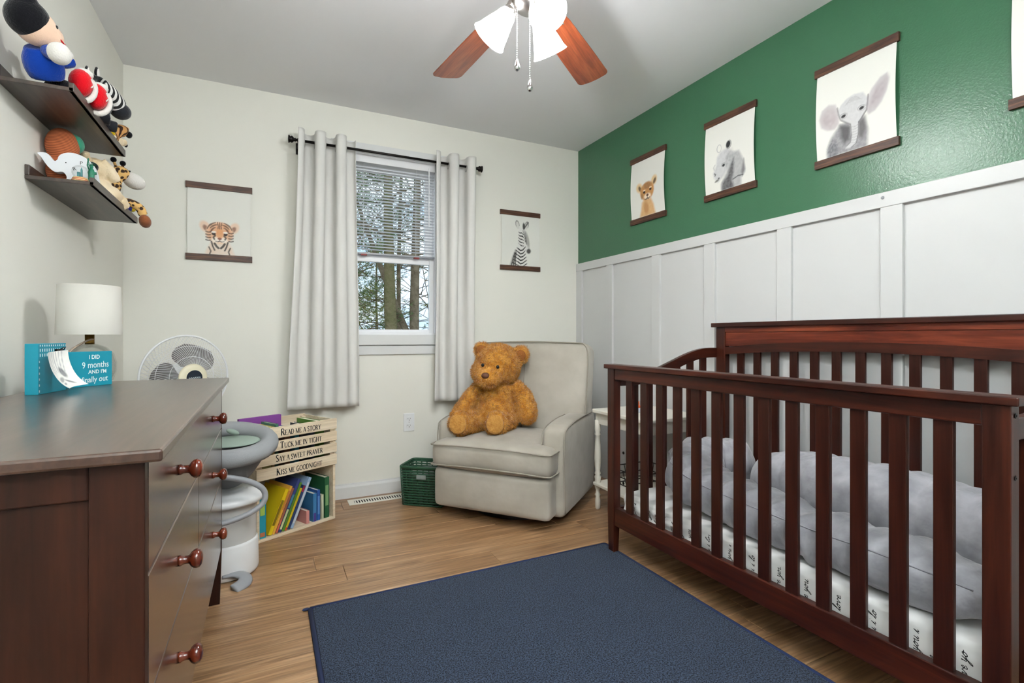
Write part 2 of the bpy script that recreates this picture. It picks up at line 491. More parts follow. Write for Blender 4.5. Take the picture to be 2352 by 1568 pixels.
# baseboards
def baseboard(name, prof_fn, a, b):
    prof = [(0, 0), (0.014, 0), (0.014, 0.068), (0.011, 0.076), (0.006, 0.081), (0.005, 0.09), (0, 0.09)]
    o = MB().prism(prof, lambda p, q: prof_fn(a, p, q), lambda p, q: prof_fn(b, p, q)).build(name, M['trim'])
    return structure(o)
baseboard('baseboard_back', lambda s, p, q: (s, YB - p, q), XL + 0.015, XR - 0.035)
baseboard('baseboard_left', lambda s, p, q: (XL + p, s, q), YF + 0.015, YB - 0.015)
baseboard('baseboard_front', lambda s, p, q: (s, YF + p, q), XL + 0.016, 0.19)

# board-and-batten wainscot on the green wall
RZ0, RZ1 = 1.508, 1.566
bat = [(3.2, 3.2725), (2.826, 2.888), (2.356, 2.426), (1.937, 2.011), (1.502, 1.573), (1.055, 1.131), (0.61, 0.685), (0.165, 0.24), (-0.28, -0.205)]
MB().box(XR - 0.021, XR, YF, YB - 0.0005, RZ0, RZ1).build('chair_rail', M['wains'], wr, bevel=0.002)
for a, b in bat:
    MB().box(XR - 0.019, XR, a, b, 0.0, RZ0).build('batten', M['wains'], wr, bevel=0.0015)
edges = [b for b in bat]
for i in range(len(edges) - 1):
    MB().box(XR - 0.004, XR, edges[i + 1][1], edges[i][0], 0.0, RZ0).build('wainscot_panel', M['wains'], wr)
MB().box(XR - 0.004, XR, YF, edges[-1][0], 0.0, RZ0).build('wainscot_panel', M['wains'], wr)
MB().sphere((XR - 0.0235, 1.12, 1.545), (0.003, 0.006, 0.006), 10, 6).build('nail_head', M['greyp'], wr, smooth=True)

# ------------------------------------------------------------------ window
wi = structure(thing('window_1', ((WX0 + WX1) / 2, YB, WZ0)))
def wbox(name, m, x0, x1, y0, y1, z0, z1, parent=wi, bev=0.002):
    return MB().box(x0, x1, y0, y1, z0, z1).build(name, m, parent, bevel=bev, world=(parent is wi))
cw = 0.058
jm = MB().box(WX0, WX0 + 0.012, YB, YB + TH, WZ0, WZ1).box(WX1 - 0.012, WX1, YB, YB + TH, WZ0, WZ1).box(WX0, WX1, YB, YB + TH, WZ1 - 0.012, WZ1).box(WX0, WX1, YB, YB + TH, WZ0, WZ0 + 0.012)
jm.build('window_jamb', M['vinyl'], wi, world=True)
wbox('window_casing', M['trim'], WX0 - cw, WX0, YB - 0.016, YB, WZ0, WZ1 + cw)
wbox('window_casing', M['trim'], WX1, WX1 + cw, YB - 0.016, YB, WZ0, WZ1 + cw)
wbox('window_casing', M['trim'], WX0, WX1, YB - 0.016, YB, WZ1, WZ1 + cw)
wbox('window_sill', M['trim'], WX0 - cw, WX1 + cw, YB - 0.024, YB, WZ0 - 0.066, WZ0)
ap = MB().box(WX0 - cw + .01, WX1 + cw - .01, YB - 0.014, YB, WZ0 - 0.128, WZ0 - 0.072).box(WX0 - cw + .01, WX1 + cw - .01, YB - 0.009, YB, WZ0 - 0.072, WZ0 - 0.066)
ap.build('window_apron', M['trim'], wi, bevel=0.003, world=True)
def sash(name, y0, y1, z0, z1, st, bot, top):
    s = MB()
    a, b = WX0 + 0.012, WX1 - 0.012
    s.box(a, a + st, y0, y1, z0, z1).box(b - st, b, y0, y1, z0, z1).box(a + st, b - st, y0, y1, z0, z0 + bot).box(a + st, b - st, y0, y1, z1 - top, z1)
    so = s.build(name, M['vinyl'], wi, bevel=0.002, world=True)
    g = MB().box(a + st, b - st, (y0 + y1) / 2 - 0.002, (y0 + y1) / 2 + 0.002, z0 + bot, z1 - top)
    inv = Vector(wi.location)
    g.v = [tuple(Vector(v) - inv) for v in g.v]
    g.build('window_pane', M['pane'], so)
    return so
sash('lower_sash', YB + 0.035, YB + 0.065, WZ0 + 0.012, 1.535, 0.03, 0.022, 0.045)
sash('upper_sash', YB + 0.07, YB + 0.10, 1.50, WZ1 - 0.012, 0.05, 0.04, 0.075)

# ------------------------------------------------------------------ mini blind
bl = thing('window_blind', ((WX0 + WX1) / 2, YB + 0.015, WZ1 - 0.012), label='white mini blind half lowered inside the window frame', cat='blind')
bx0, bx1 = -0.292, 0.292
MB().box(bx0, bx1, -0.03, 0.012, -0.05, 0.0).build('headrail', M['vinyl'], bl, bevel=0.002)
sl = MB()
n = 5
prof = [(-0.0125 + 0.025 * i / n, 0.0022 * (1 - ((i / n) * 2 - 1) ** 2)) for i in range(n + 1)]
vs = []; fs = []
for xx in (bx0, bx1):
    for a, z in prof: vs.append((xx, a, z - a * 0.16))
for i in range(n): fs.append((i, i + 1, n + 2 + i, n + 1 + i))
sl.add(vs, fs)
first = sl.build('slat', M['slat'], bl, smooth=True)
zs = [-0.062 - 0.0197 * i for i in range(28)]
first.location = (0, -0.006, zs[0])
for z in zs[1:]:
    c = first.copy(); COL.objects.link(c); c.location = (0, -0.006, z)
zb = zs[-1] - 0.022
MB().box(bx0, bx1, -0.02, 0.008, zb - 0.012, zb).build('bottom_rail', M['greyp'], bl, bevel=0.002)
for xx in (-0.17, 0.17):
    MB().tube([(xx, -0.021, -0.04), (xx, -0.021, zb)], 0.0007, 5).build('ladder_cord', M['vinyl'], bl)
    MB().tube([(xx, 0.009, -0.04), (xx, 0.009, zb)], 0.0007, 5).build('ladder_cord', M['vinyl'], bl)
    MB().box(xx - 0.018, xx + 0.018, -0.021, 0.0, zb - 0.02, zb - 0.010).build('cord_button', mat('red_button', (128, 40, 34), 0.5), bl)
MB().tube([(0.25, -0.033, -0.03), (0.25, -0.034, -0.42)], 0.0035, 6).build('tilt_wand', M['vinyl'], bl)

# ------------------------------------------------------------------ outdoors: ground, trees
ground = structure(MB().box(-60, 70, YB + 2, 120, -2.2, -2.0).build('ground', mat('leaf_litter', (92, 78, 60), 0.95, var=(0.8, (70, 84, 46), 0.2))))
M['bark'] = mat('grey_brown_bark', (104, 90, 72), 0.95, spec=0.1, var=(7, (140, 126, 104), 0.2), bump=(14, 1.0, 0.05))
M['bark2'] = mat('mossy_bark', (98, 98, 62), 0.95, spec=0.1, var=(5, (128, 114, 88), 0.25), bump=(14, 1.0, 0.05))
M['needle'] = mat('pine_needles', (72, 96, 52), 0.8, var=(2, (104, 124, 72), 0.2))
M['needle2'] = mat('olive_needles', (124, 130, 66), 0.8, var=(2, (150, 146, 84), 0.2))
M['leafy'] = mat('tan_leaves', (176, 150, 84), 0.8)

def tree(name, label, x, y, rad, h, lean, kind, seed, foliage=None, nb=14, fork=None, z0=-2.0, fz=(0.2, 1.0), needle=900):
    rnd = random.Random(seed)
    t = thing(name, (x, y, z0), label=label, cat='tree', group='trees outside the window')
    pts = []
    for i in range(13):
        f = i / 12
        pts.append((lean[0] * f * h + 0.05 * math.sin(f * 7 + seed), lean[1] * f * h + 0.05 * math.cos(f * 5 + seed), f * h))
    rr = [rad * (1.25 - 0.35 * min(1, 6 * i / 12)) * (1 - 0.75 * i / 12) for i in range(13)]
    tr = MB().tube(pts, rr, 12)
    if fork:
        for fz0, az, ln, fr in fork:
            i = int(fz0 * 12); p0 = Vector(pts[i])
            q = [p0 + Vector((math.cos(az) * ln * k * 0.38, math.sin(az) * ln * k * 0.38, ln * (k ** 1.1))) for k in (0, .15, .35, .6, .8, 1)]
            tr.tube(q, [fr * (1 - 0.13 * j) for j in range(6)], 10)
    tr.build('trunk', M['bark2'] if kind == 1 else M['bark'], t, smooth=True)
    br = MB(); tips = []
    for k in range(nb):
        f = fz[0] + (fz[1] - fz[0]) * (k + rnd.random()) / nb
        i = min(11, int(f * 12)); p0 = Vector(pts[i]).lerp(Vector(pts[i + 1]), f * 12 - i)
        az = rnd.uniform(0, 2 * PI); L = rnd.uniform(0.16, 0.34) * h * (1.15 - f) + 0.5
        up = rnd.uniform(-0.15, 0.35) if foliage else rnd.uniform(0.2, 0.9)
        q = [p0]
        d = Vector((math.cos(az), math.sin(az), up))
        for s in range(5):
            q.append(q[-1] + d * L / 5); d = (d + Vector((rnd.uniform(-.25, .25), rnd.uniform(-.25, .25), rnd.uniform(-.2, .2)))).normalized()
        br.tube(q, [max(0.008, rr[i] * 0.3 * (1 - 0.16 * s)) for s in range(6)], 5)
        for m in range(5):
            s = rnd.randint(1, 4); b0 = q[s]
            d2 = (Vector((rnd.uniform(-1, 1), rnd.uniform(-1, 1), rnd.uniform(-.3, .7)))).normalized()
            L2 = L * rnd.uniform(0.2, 0.5)
            q2 = [b0, b0 + d2 * L2 * .5 + Vector((0, 0, rnd.uniform(-.05, .08))), b0 + d2 * L2]
            br.tube(q2, [0.012, 0.008, 0.004], 4); tips += [q2[1], q2[2]]
            for e in range(3):
                d3 = (d2 + Vector((rnd.uniform(-1, 1), rnd.uniform(-1, 1), rnd.uniform(-.5, .9)))).normalized()
                b1 = q2[1].lerp(q2[2], rnd.random())
                br.tube([b1, b1 + d3 * L2 * .45], [0.006, 0.003], 3); tips.append(b1 + d3 * L2 * .3)
        tips += q[2:]
    br.build('branches', M['bark'], t)
    if foliage:
        fo = MB()
        for k in range(needle):
            c = tips[rnd.randrange(len(tips))] + Vector((rnd.gauss(0, .12), rnd.gauss(0, .12), rnd.gauss(0, .08)))
            for e in range(6):
                d = Vector((rnd.uniform(-1, 1), rnd.uniform(-1, 1), rnd.uniform(-.6, .9))).normalized()
                L = rnd.uniform(0.06, 0.14); a = d.orthogonal().normalized() * 0.008
                fo.add([c - a, c + a, c + d * L], [(0, 1, 2)])
        fo.build('needles', M[foliage], t)['kind'] = 'stuff'
    return t

tree('pine_tree', 'thick mossy pine trunk standing straight outside the window', 2.33, 10.6, 0.17, 11, (0.0, 0.01), 1, 1, 'needle', 16, fz=(0.42, 1.0))
tree('pine_tree', 'thin grey trunk close behind the mossy pine', 2.95, 12.5, 0.08, 11, (0.008, 0.0), 0, 2, 'needle', 16, fz=(0.4, 1.0), needle=500)
tree('forked_tree', 'forked brown trunk with a branch splitting off low', 2.95, 10.9, 0.15, 11, (0.004, 0.01), 0, 3, 'needle', 18, fork=[(0.30, 2.8, 3.6, 0.09), (0.26, 3.0, -1.6, 0.07)], fz=(0.45, 1.0))
tree('bare_tree', 'slim leaning bare tree beside the forked tree', 3.55, 12.0, 0.06, 9, (0.03, 0.0), 0, 5, None, 14, fz=(0.15, 1.0))
tree('fir_tree', 'bushy dark fir spreading low branches outside', 1.62, 11.4, 0.07, 7.5, (0.0, 0.0), 0, 7, 'needle', 22, fz=(0.3, 0.98), needle=1500)
tree('fir_tree', 'olive green fir with broad flat boughs outside', 2.0, 14.0, 0.08, 7.0, (0.0, 0.0), 1, 9, 'needle2', 26, fz=(0.42, 0.8), needle=1800)
tree('bare_tree', 'bare grey branching tree behind the firs', 1.9, 16.5, 0.09, 10, (-0.01, 0.0), 0, 11, None, 16, fz=(0.3, 1.0))
tree('bare_tree', 'tallest bare tree in the yard beside the dark pine', 5.2, 17.0, 0.12, 12, (-0.01, 0.0), 0, 13, None, 18, fz=(0.25, 1.0))
tree('pine_tree', 'dark pine close to the tall bare tree in the yard', 6.2, 15.0, 0.14, 12, (0, 0), 1, 15, 'needle', 26, fz=(0.2, 1.0), needle=1500)
tree('bare_tree', 'bare tree standing alone apart from the bushy fir', -0.6, 13.0, 0.1, 10, (0.01, 0), 0, 17, None, 16, fz=(0.25, 1.0))
tree('fir_tree', 'distant fir seen between the trunks', 4.0, 19.0, 0.09, 7.5, (0, 0), 0, 19, 'needle', 18, fz=(0.2, 1.0), needle=1800)

# the wood edge behind the yard: copies of the bare tree and the fir, further off
_src = {o.name: o for o in bpy.data.objects if o.parent is None and o.name in ('bare_tree.002', 'fir_tree.002')}
_rnd = random.Random(31)
for i in range(16):
    key = 'bare_tree.002' if i % 2 else 'fir_tree.002'
    if 5 <= i <= 8 and i != 6: continue
    c = copy_tree(_src[key])
    c.location = (-9 + 2.1 * i + _rnd.uniform(-.6, .6), 24 + _rnd.uniform(-3, 5), -2.0)
    c.rotation_euler = (0, 0, _rnd.uniform(0, 6))
    c['label'] = 'bare tree in the wood edge far behind the yard' if i % 2 else 'dark fir in the wood edge far behind the yard'
    c['group'] = 'bare trees of the wood edge' if i % 2 else 'firs of the wood edge'

# ------------------------------------------------------------------ curtain rod + curtains
RY, RZ = YB - 0.09, 2.153
rod = thing('curtain_rod', (0.715, YB, RZ), label='thin black metal curtain rod with knob ends above the window', cat='curtain rod')
MB().tube([(0.15, RY, RZ), (1.28, RY, RZ)], 0.008, 12).build('rod', M['bronze'], rod, smooth=True, world=True)
for s, xx in ((-1, 0.15), (1, 1.28)):
    MB().lathe([(0.008, 0), (0.012, 0.004), (0.009, 0.010), (0.018, 0.018), (0.02, 0.024), (0.016, 0.03), (0.022, 0.036), (0.022, 0.041), (0.0, 0.043)], 14, (xx, RY, RZ), (s, 0, 0)).build('finial', M['bronze'], rod, smooth=True, world=True)
    xb = xx - s * 0.012
    br = MB().tube([(xb, YB - 0.006, RZ - 0.02), (xb, RY + 0.02, RZ - 0.022), (xb, RY, RZ - 0.012)], 0.004, 8)
    br.box(xb - 0.009, xb + 0.009, YB - 0.004, YB, RZ - 0.055, RZ + 0.012)
    br.tube([(xb - 0.004, RY, RZ), (xb + 0.004, RY, RZ)], 0.0125, 12)
    br.build('bracket', M['bronze'], rod, world=True)

def curtain(label, xt, xb, folds, ph, seed, ztop=2.212, zbot=0.583):
    cu = thing('curtain', ((xt[0] + xt[1]) / 2, RY, ztop), label=label, cat='curtain', group='white curtain panels')
    rnd = random.Random(seed)
    k1, k2 = rnd.uniform(0, 6), rnd.uniform(0, 6)
    def fn(u, v):
        z = ztop + (zbot - ztop) * v
        x0 = xt[0] + (xb[0] - xt[0]) * v ** 1.3; x1 = xt[1] + (xb[1] - xt[1]) * v ** 1.3
        th = 2 * PI * folds * u + ph
        amp = 0.054 * (1 - 0.42 * v)
        s = u + 0.55 / (2 * PI * folds) * math.sin(2 * th) * (1 - 0.6 * v)
        x = x0 + (x1 - x0) * s + 0.006 * math.sin(5 * v + k1 + 4 * u) * v
        yy = RY - amp * math.cos(th) + 0.007 * v * math.sin(1.6 * th + 2 * v + k2) + 0.002 * math.sin(9 * v + 8 * u + k1)
        return (x, yy, z + 0.004 * v * math.cos(th))
    c = MB().grid(fn, int(folds * 34) + 2, 60)
    c.build('cloth', M['curtain'], cu, smooth=True, solid=0.003, world=True)
    hm = MB()
    # grommets where the cloth crosses the rod
    k = 0
    for q in range(int(folds * 2) + 2):
        th = PI / 2 + q * PI
        u = (th - ph) / (2 * PI * folds)
        if u < 0.02 or u > 0.98: continue
        v = (ztop - RZ) / (ztop - zbot)
        p = Vector(fn(u, v)); p2 = Vector(fn(u + 0.01, v))
        d = (p2 - p).normalized(); nrm = d.cross(Vector((0, 0, 1))).normalized()
        g = MB(); ring = []
        for i in range(20):
            a = 2 * PI * i / 20
            ring.append(p + d * 0.021 * math.cos(a) + Vector((0, 0, -0.012 + 0.021 * math.sin(a))))
        g.tube(ring, 0.0036, 6, closed=True)
        g.build('grommet', M['nickel'], cu, smooth=True, world=True)
    return cu
curtain('wide white grommet curtain panel at the side nearer the tiger print', (0.163, 0.485), (0.105, 0.508), 2.75, -0.15, 1)
curtain('narrow white grommet curtain panel behind the armchair', (0.985, 1.25), (0.985, 1.245), 2.1, -0.1, 2)
# ================================================================== HANGING PRINTS
class Canvas:
    """flat print: colours on a fine vertex grid; u right 0..1, v up 0..H"""
    def __init__(s, W, H, nx, seed):
        s.W, s.Hm = W, H; s.H = H / W; s.nx = nx; s.ny = int(nx * s.H)
        s.U, s.V = np.meshgrid(np.linspace(0, 1, s.nx), np.linspace(0, s.H, s.ny))
        s.C = np.ones(s.U.shape + (3,)) * np.array(lin((230, 229, 222)))
        s.rs = np.random.RandomState(seed)
    def noise(s, k):
        g = s.rs.rand(int(k * s.H) + 3, k + 3)
        x = s.U * k; y = s.V * k
        i = x.astype(int); j = y.astype(int); fx = x - i; fy = y - j
        return g[j, i] * (1 - fx) * (1 - fy) + g[j, i + 1] * fx * (1 - fy) + g[j + 1, i] * (1 - fx) * fy + g[j + 1, i + 1] * fx * fy
    def put(s, m, c, a=1.0):
        m = (np.clip(m, 0, 1) * a)[..., None]
        s.C = s.C * (1 - m) + np.array(lin(c)) * m
    def ell(s, cx, cy, rx, ry, rot=0, soft=0.15):
        c, n = math.cos(R(rot)), math.sin(R(rot))
        dx, dy = s.U - cx, s.V - cy
        d = np.sqrt(((dx * c + dy * n) / rx) ** 2 + ((-dx * n + dy * c) / ry) ** 2)
        return np.clip((1 - d) / soft + 0.5, 0, 1)
    def poly(s, pts, soft=0.01):
        ins = np.zeros(s.U.shape, bool); n = len(pts); dm = np.full(s.U.shape, 9.0)
        for i in range(n):
            (x0, y0), (x1, y1) = pts[i], pts[(i + 1) % n]
            cond = ((y0 > s.V) != (y1 > s.V)) & (s.U < (x1 - x0) * (s.V - y0) / ((y1 - y0) or 1e-9) + x0)
            ins ^= cond
            dm = np.minimum(dm, s.seg(x0, y0, x1, y1))
        sd = np.where(ins, dm, -dm)
        return np.clip(sd / soft + 0.5, 0, 1)
    def seg(s, x0, y0, x1, y1):
        dx, dy = x1 - x0, y1 - y0; L = dx * dx + dy * dy or 1e-9
        t = np.clip(((s.U - x0) * dx + (s.V - y0) * dy) / L, 0, 1)
        return np.hypot(s.U - x0 - t * dx, s.V - y0 - t * dy)
    def stroke(s, pts, wd, soft=0.006, taper=True):
        out = np.zeros(s.U.shape); n = len(pts) - 1
        for i in range(n):
            d = s.seg(*pts[i], *pts[i + 1])
            w = wd * 1.45 * (1 - 0.5 * abs((i + .5) / n * 2 - 1)) if taper else wd
            out = np.maximum(out, np.clip((w / 2 - d) / soft + 0.5, 0, 1))
        return out
    def arc(s, cx, cy, rx, ry, a0, a1, wd, n=8, rot=0):
        pts = []
        for i in range(n + 1):
            a = R(a0 + (a1 - a0) * i / n); x, y = rx * math.cos(a), ry * math.sin(a)
            pts.append((cx + x * math.cos(R(rot)) - y * math.sin(R(rot)), cy + x * math.sin(R(rot)) + y * math.cos(R(rot))))
        return s.stroke(pts, wd)

def paint_tiger(k):
    f = 0.55 + 0.45 * k.noise(40)
    body = k.poly([(.27, 0), (.31, .12), (.37, .24), (.5, .28), (.64, .24), (.70, .12), (.74, 0)], .05)
    k.put(body, (236, 214, 196), .7); k.put(body * k.noise(24), (222, 186, 158), .4)
    for sx in (-1, 1):
        c = .5 + sx * .235
        k.put(k.ell(c, .50, .075, .10, -sx * 25, .5), (232, 196, 168), .8)
        k.put(k.ell(c - sx * .01, .475, .035, .055, -sx * 25, .6), (120, 66, 44), .8)
    hd = k.ell(.5, .40, .215, .195, 0, .18)
    k.put(hd, (240, 208, 178), .95)
    k.put(k.ell(.5, .47, .17, .11, 0, .5) * f, (214, 140, 88), .75)
    k.put(k.ell(.5, .38, .06, .10, 0, .5), (226, 160, 108), .8)
    for sx in (-1, 1):
        k.put(k.ell(.5 + sx * .15, .36, .07, .10, 0, .6) * f, (208, 140, 92), .55)
        k.put(k.ell(.5 + sx * .06, .265, .07, .045, 0, .5), (246, 236, 226), .9)
        k.put(k.ell(.5 + sx * .095, .375, .034, .028, sx * 14, .4), (52, 36, 30), 1)
        k.put(k.ell(.5 + sx * .095, .408, .04, .018, 0, .5), (250, 244, 236), .9)
        for j, (a0, a1, rr) in enumerate(((20, 75, .20), (15, 60, .17), (30, 80, .14))):
            k.put(k.arc(.5, .42 - .015 * j, rr * 1.0, rr * .85, 90 - sx * a0 if sx > 0 else 90 + a0, 90 - sx * a1 if sx > 0 else 90 + a1, .022) * (.6 + .4 * f), (66, 34, 22), .85)
        for j in range(4):
            y0 = .41 - .05 * j
            k.put(k.stroke([(.5 + sx * .215, y0), (.5 + sx * .185, y0 - .012), (.5 + sx * .145, y0 - .006)], .02), (58, 32, 24), .8)
        k.put(k.stroke([(.5 + sx * .07, .345), (.5 + sx * .10, .31), (.5 + sx * .085, .28)], .026), (50, 34, 28), .85)
        k.put(k.stroke([(.5 + sx * .13, .23), (.5 + sx * .11, .15), (.5 + sx * .08, .08)], .024), (44, 30, 26), .9)
        k.put(k.stroke([(.5 + sx * .08, .20), (.5 + sx * .05, .15), (.5 + sx * .02, .12)], .034), (40, 32, 30), .9)
        k.put(k.stroke([(.5 + sx * .17, .13), (.5 + sx * .14, .06), (.5 + sx * .16, .0)], .022), (50, 34, 28), .85)
    for dx in (-.035, 0, .035):
        k.put(k.stroke([(.5 + dx, .585), (.5 + dx * .6, .52), (.5 + dx * .8, .47)], .014), (70, 36, 24), .8)
    k.put(k.ell(.5, .292, .035, .02, 0, .4), (150, 92, 74), 1)
    k.put(k.stroke([(.5, .28), (.5, .25)], .01, taper=False), (60, 40, 34), .9)
    k.put(k.stroke([(.43, .245), (.47, .235), (.5, .248), (.53, .235), (.57, .245)], .012), (60, 40, 34), .9)

def paint_zebra(k):
    G = (44, 42, 40)
    nk = k.poly([(.22, 0), (.28, .2), (.36, .36), (.42, .45), (.46, .9), (.60, .92), (.66, .6), (.62, .36), (.66, .18), (.68, 0)], .04)
    k.put(nk, (226, 224, 220), .95)
    k.put(k.poly([(.22, 0), (.28, .2), (.36, .37), (.40, .36), (.36, .0)], .05), (112, 108, 100), .7)
    hd = k.poly([(.43, .55), (.45, .82), (.52, .88), (.62, .86), (.68, .72), (.72, .5), (.76, .40), (.74, .32), (.66, .31), (.60, .38), (.52, .45)], .03)
    k.put(hd, (224, 222, 218), 1)
    k.put(k.ell(.715, .36, .055, .06, -25, .5), (58, 56, 54), .95)
    k.put(k.ell(.68, .62, .045, .18, 12, .7), (120, 116, 108), .6)
    for cx, rot in ((.42, 12), (.66, -18)):
        k.put(k.ell(cx, .965, .05, .10, rot, .4), (214, 212, 206), .9); k.put(k.arc(cx, .965, .045, .095, 200, -20, .018, rot=rot), G, .6)
    k.put(k.ell(.585, .94, .03, .085, 0, .5), G, .95); k.put(k.stroke([(.60, .9), (.66, .98), (.7, 1.04)], .03), G, .8)
    k.put(k.ell(.545, .70, .024, .02, 0, .4), (16, 16, 16), 1)
    K = (30, 28, 27)
    for j in range(6):
        y0 = .80 - .066 * j
        k.put(k.stroke([(.44, y0), (.48, y0 - .025 - .004 * j), (.53, y0 - .02 - .010 * j), (.58, y0 - .06)], .017) * hd, K, 1)
    for j in range(3):
        k.put(k.stroke([(.56 + .035 * j, .84), (.60 + .022 * j, .72 - .03 * j), (.62 + .02 * j, .58 - .03 * j)], .012) * hd, K, .85)
    for j in range(6):
        y0 = .42 - .078 * j; wd = .12 + .016 * j
        k.put(k.stroke([(.46 - wd * .85, y0 + .035), (.44, y0 - .02), (.50, y0 - .06), (.56, y0 - .04), (.56 + wd * .6, y0 + .04)], .023) * nk, K, 1)
    for j in range(3):
        k.put(k.stroke([(.26 + .055 * j, 0), (.295 + .035 * j, .14), (.345 + .02 * j, .30)], .017), K, .9)

def paint_lion(k):
    f = .5 + .5 * k.noise(38)
    b = k.poly([(.26, 0), (.31, .14), (.34, .3), (.42, .36), (.6, .34), (.68, .2), (.73, 0)], .06)
    k.put(b, (222, 180, 124), .9); k.put(b * f, (196, 142, 84), .5); k.put(k.ell(.46, .17, .07, .13, 10, .7), (176, 118, 62), .6)
    for cx, cy, rot in ((.26, .62, 30), (.70, .68, -30)):
        k.put(k.ell(cx, cy, .085, .10, rot, .5), (224, 190, 136), .9); k.put(k.ell(cx + .015, cy - .02, .035, .065, rot, .6), (88, 62, 40), .9)
    h = k.ell(.49, .51, .205, .185, 6, .2)
    k.put(h, (212, 158, 98), 1); k.put(h * f, (168, 112, 62), .55)
    k.put(k.ell(.49, .62, .14, .07, 6, .7) * f, (140, 104, 74), .5)
    for j in range(6):
        k.put(k.stroke([(.40 + .035 * j, .67), (.42 + .028 * j, .61), (.44 + .02 * j, .57)], .012), (116, 82, 56), .5)
    k.put(k.ell(.5, .40, .10, .06, 0, .5), (244, 228, 204), .9)
    for cx, cy in ((.405, .50), (.59, .525)):
        k.put(k.ell(cx, cy, .034, .028, 0, .4), (40, 26, 18), 1); k.put(k.ell(cx, cy + .036, .04, .014, 0, .5), (246, 226, 196), .8)
    k.put(k.ell(.5, .425, .035, .026, 0, .4), (104, 66, 50), 1)
    k.put(k.stroke([(.5, .41), (.495, .365)], .014, taper=False), (60, 40, 30), .9)
    k.put(k.stroke([(.42, .355), (.46, .345), (.495, .362), (.53, .35), (.57, .37)], .02), (54, 36, 28), .9)
    k.put(k.ell(.335, .43, .03, .06, 0, .6), (128, 94, 60), .6)

def paint_rhino(k):
    f = .4 + .6 * k.noise(44)
    b = k.poly([(.34, 0), (.33, .12), (.45, .3), (.56, .60), (.70, .58), (.80, .40), (.82, .2), (.74, .12), (.74, 0)], .05)
    k.put(b, (188, 188, 188), .9); k.put(b * f, (144, 144, 146), .55)
    k.put(k.poly([(.34, 0), (.36, .14), (.46, .22), (.54, .42), (.60, .5), (.60, .3), (.56, .12), (.60, 0)], .06) * (.55 + .45 * f), (56, 54, 58), .92)
    k.put(k.poly([(.74, .22), (.80, .42), (.825, .24), (.77, .14)], .04), (110, 108, 110), .8)
    k.put(k.stroke([(.58, .14), (.68, .17), (.78, .16)], .018), (60, 58, 60), .8)
    h = k.poly([(.19, .26), (.18, .34), (.24, .46), (.26, .60), (.34, .68), (.48, .70), (.56, .60), (.54, .44), (.44, .30), (.36, .22), (.27, .17)], .05)
    k.put(h, (212, 212, 212), 1); k.put(h * f, (170, 170, 172), .55)
    k.put(k.ell(.50, .50, .07, .15, -18, .7) * f, (130, 130, 132), .6)
    k.put(k.ell(.485, .755, .045, .062, -12, .4), (44, 44, 46), 1); k.put(k.arc(.485, .755, .06, .075, 250, 420, .014), (120, 120, 120), .7)
    k.put(k.arc(.30, .74, .045, .065, 0, 360, .01, 16), (176, 176, 178), .9)
    k.put(k.ell(.39, .43, .028, .024, 20, .4), (26, 26, 28), 1); k.put(k.arc(.39, .43, .045, .04, 20, 200, .01), (130, 130, 130), .7)
    k.put(k.stroke([(.20, .335), (.225, .315), (.21, .295)], .02), (70, 70, 70), .8)
    k.put(k.ell(.25, .20, .05, .018, 18, .5), (96, 94, 86), .85); k.put(k.ell(.29, .235, .02, .013, 0, .5), (60, 60, 58), .9)
    k.put(k.stroke([(.20, .40), (.185, .44), (.215, .48)], .022), (190, 190, 188), .8)

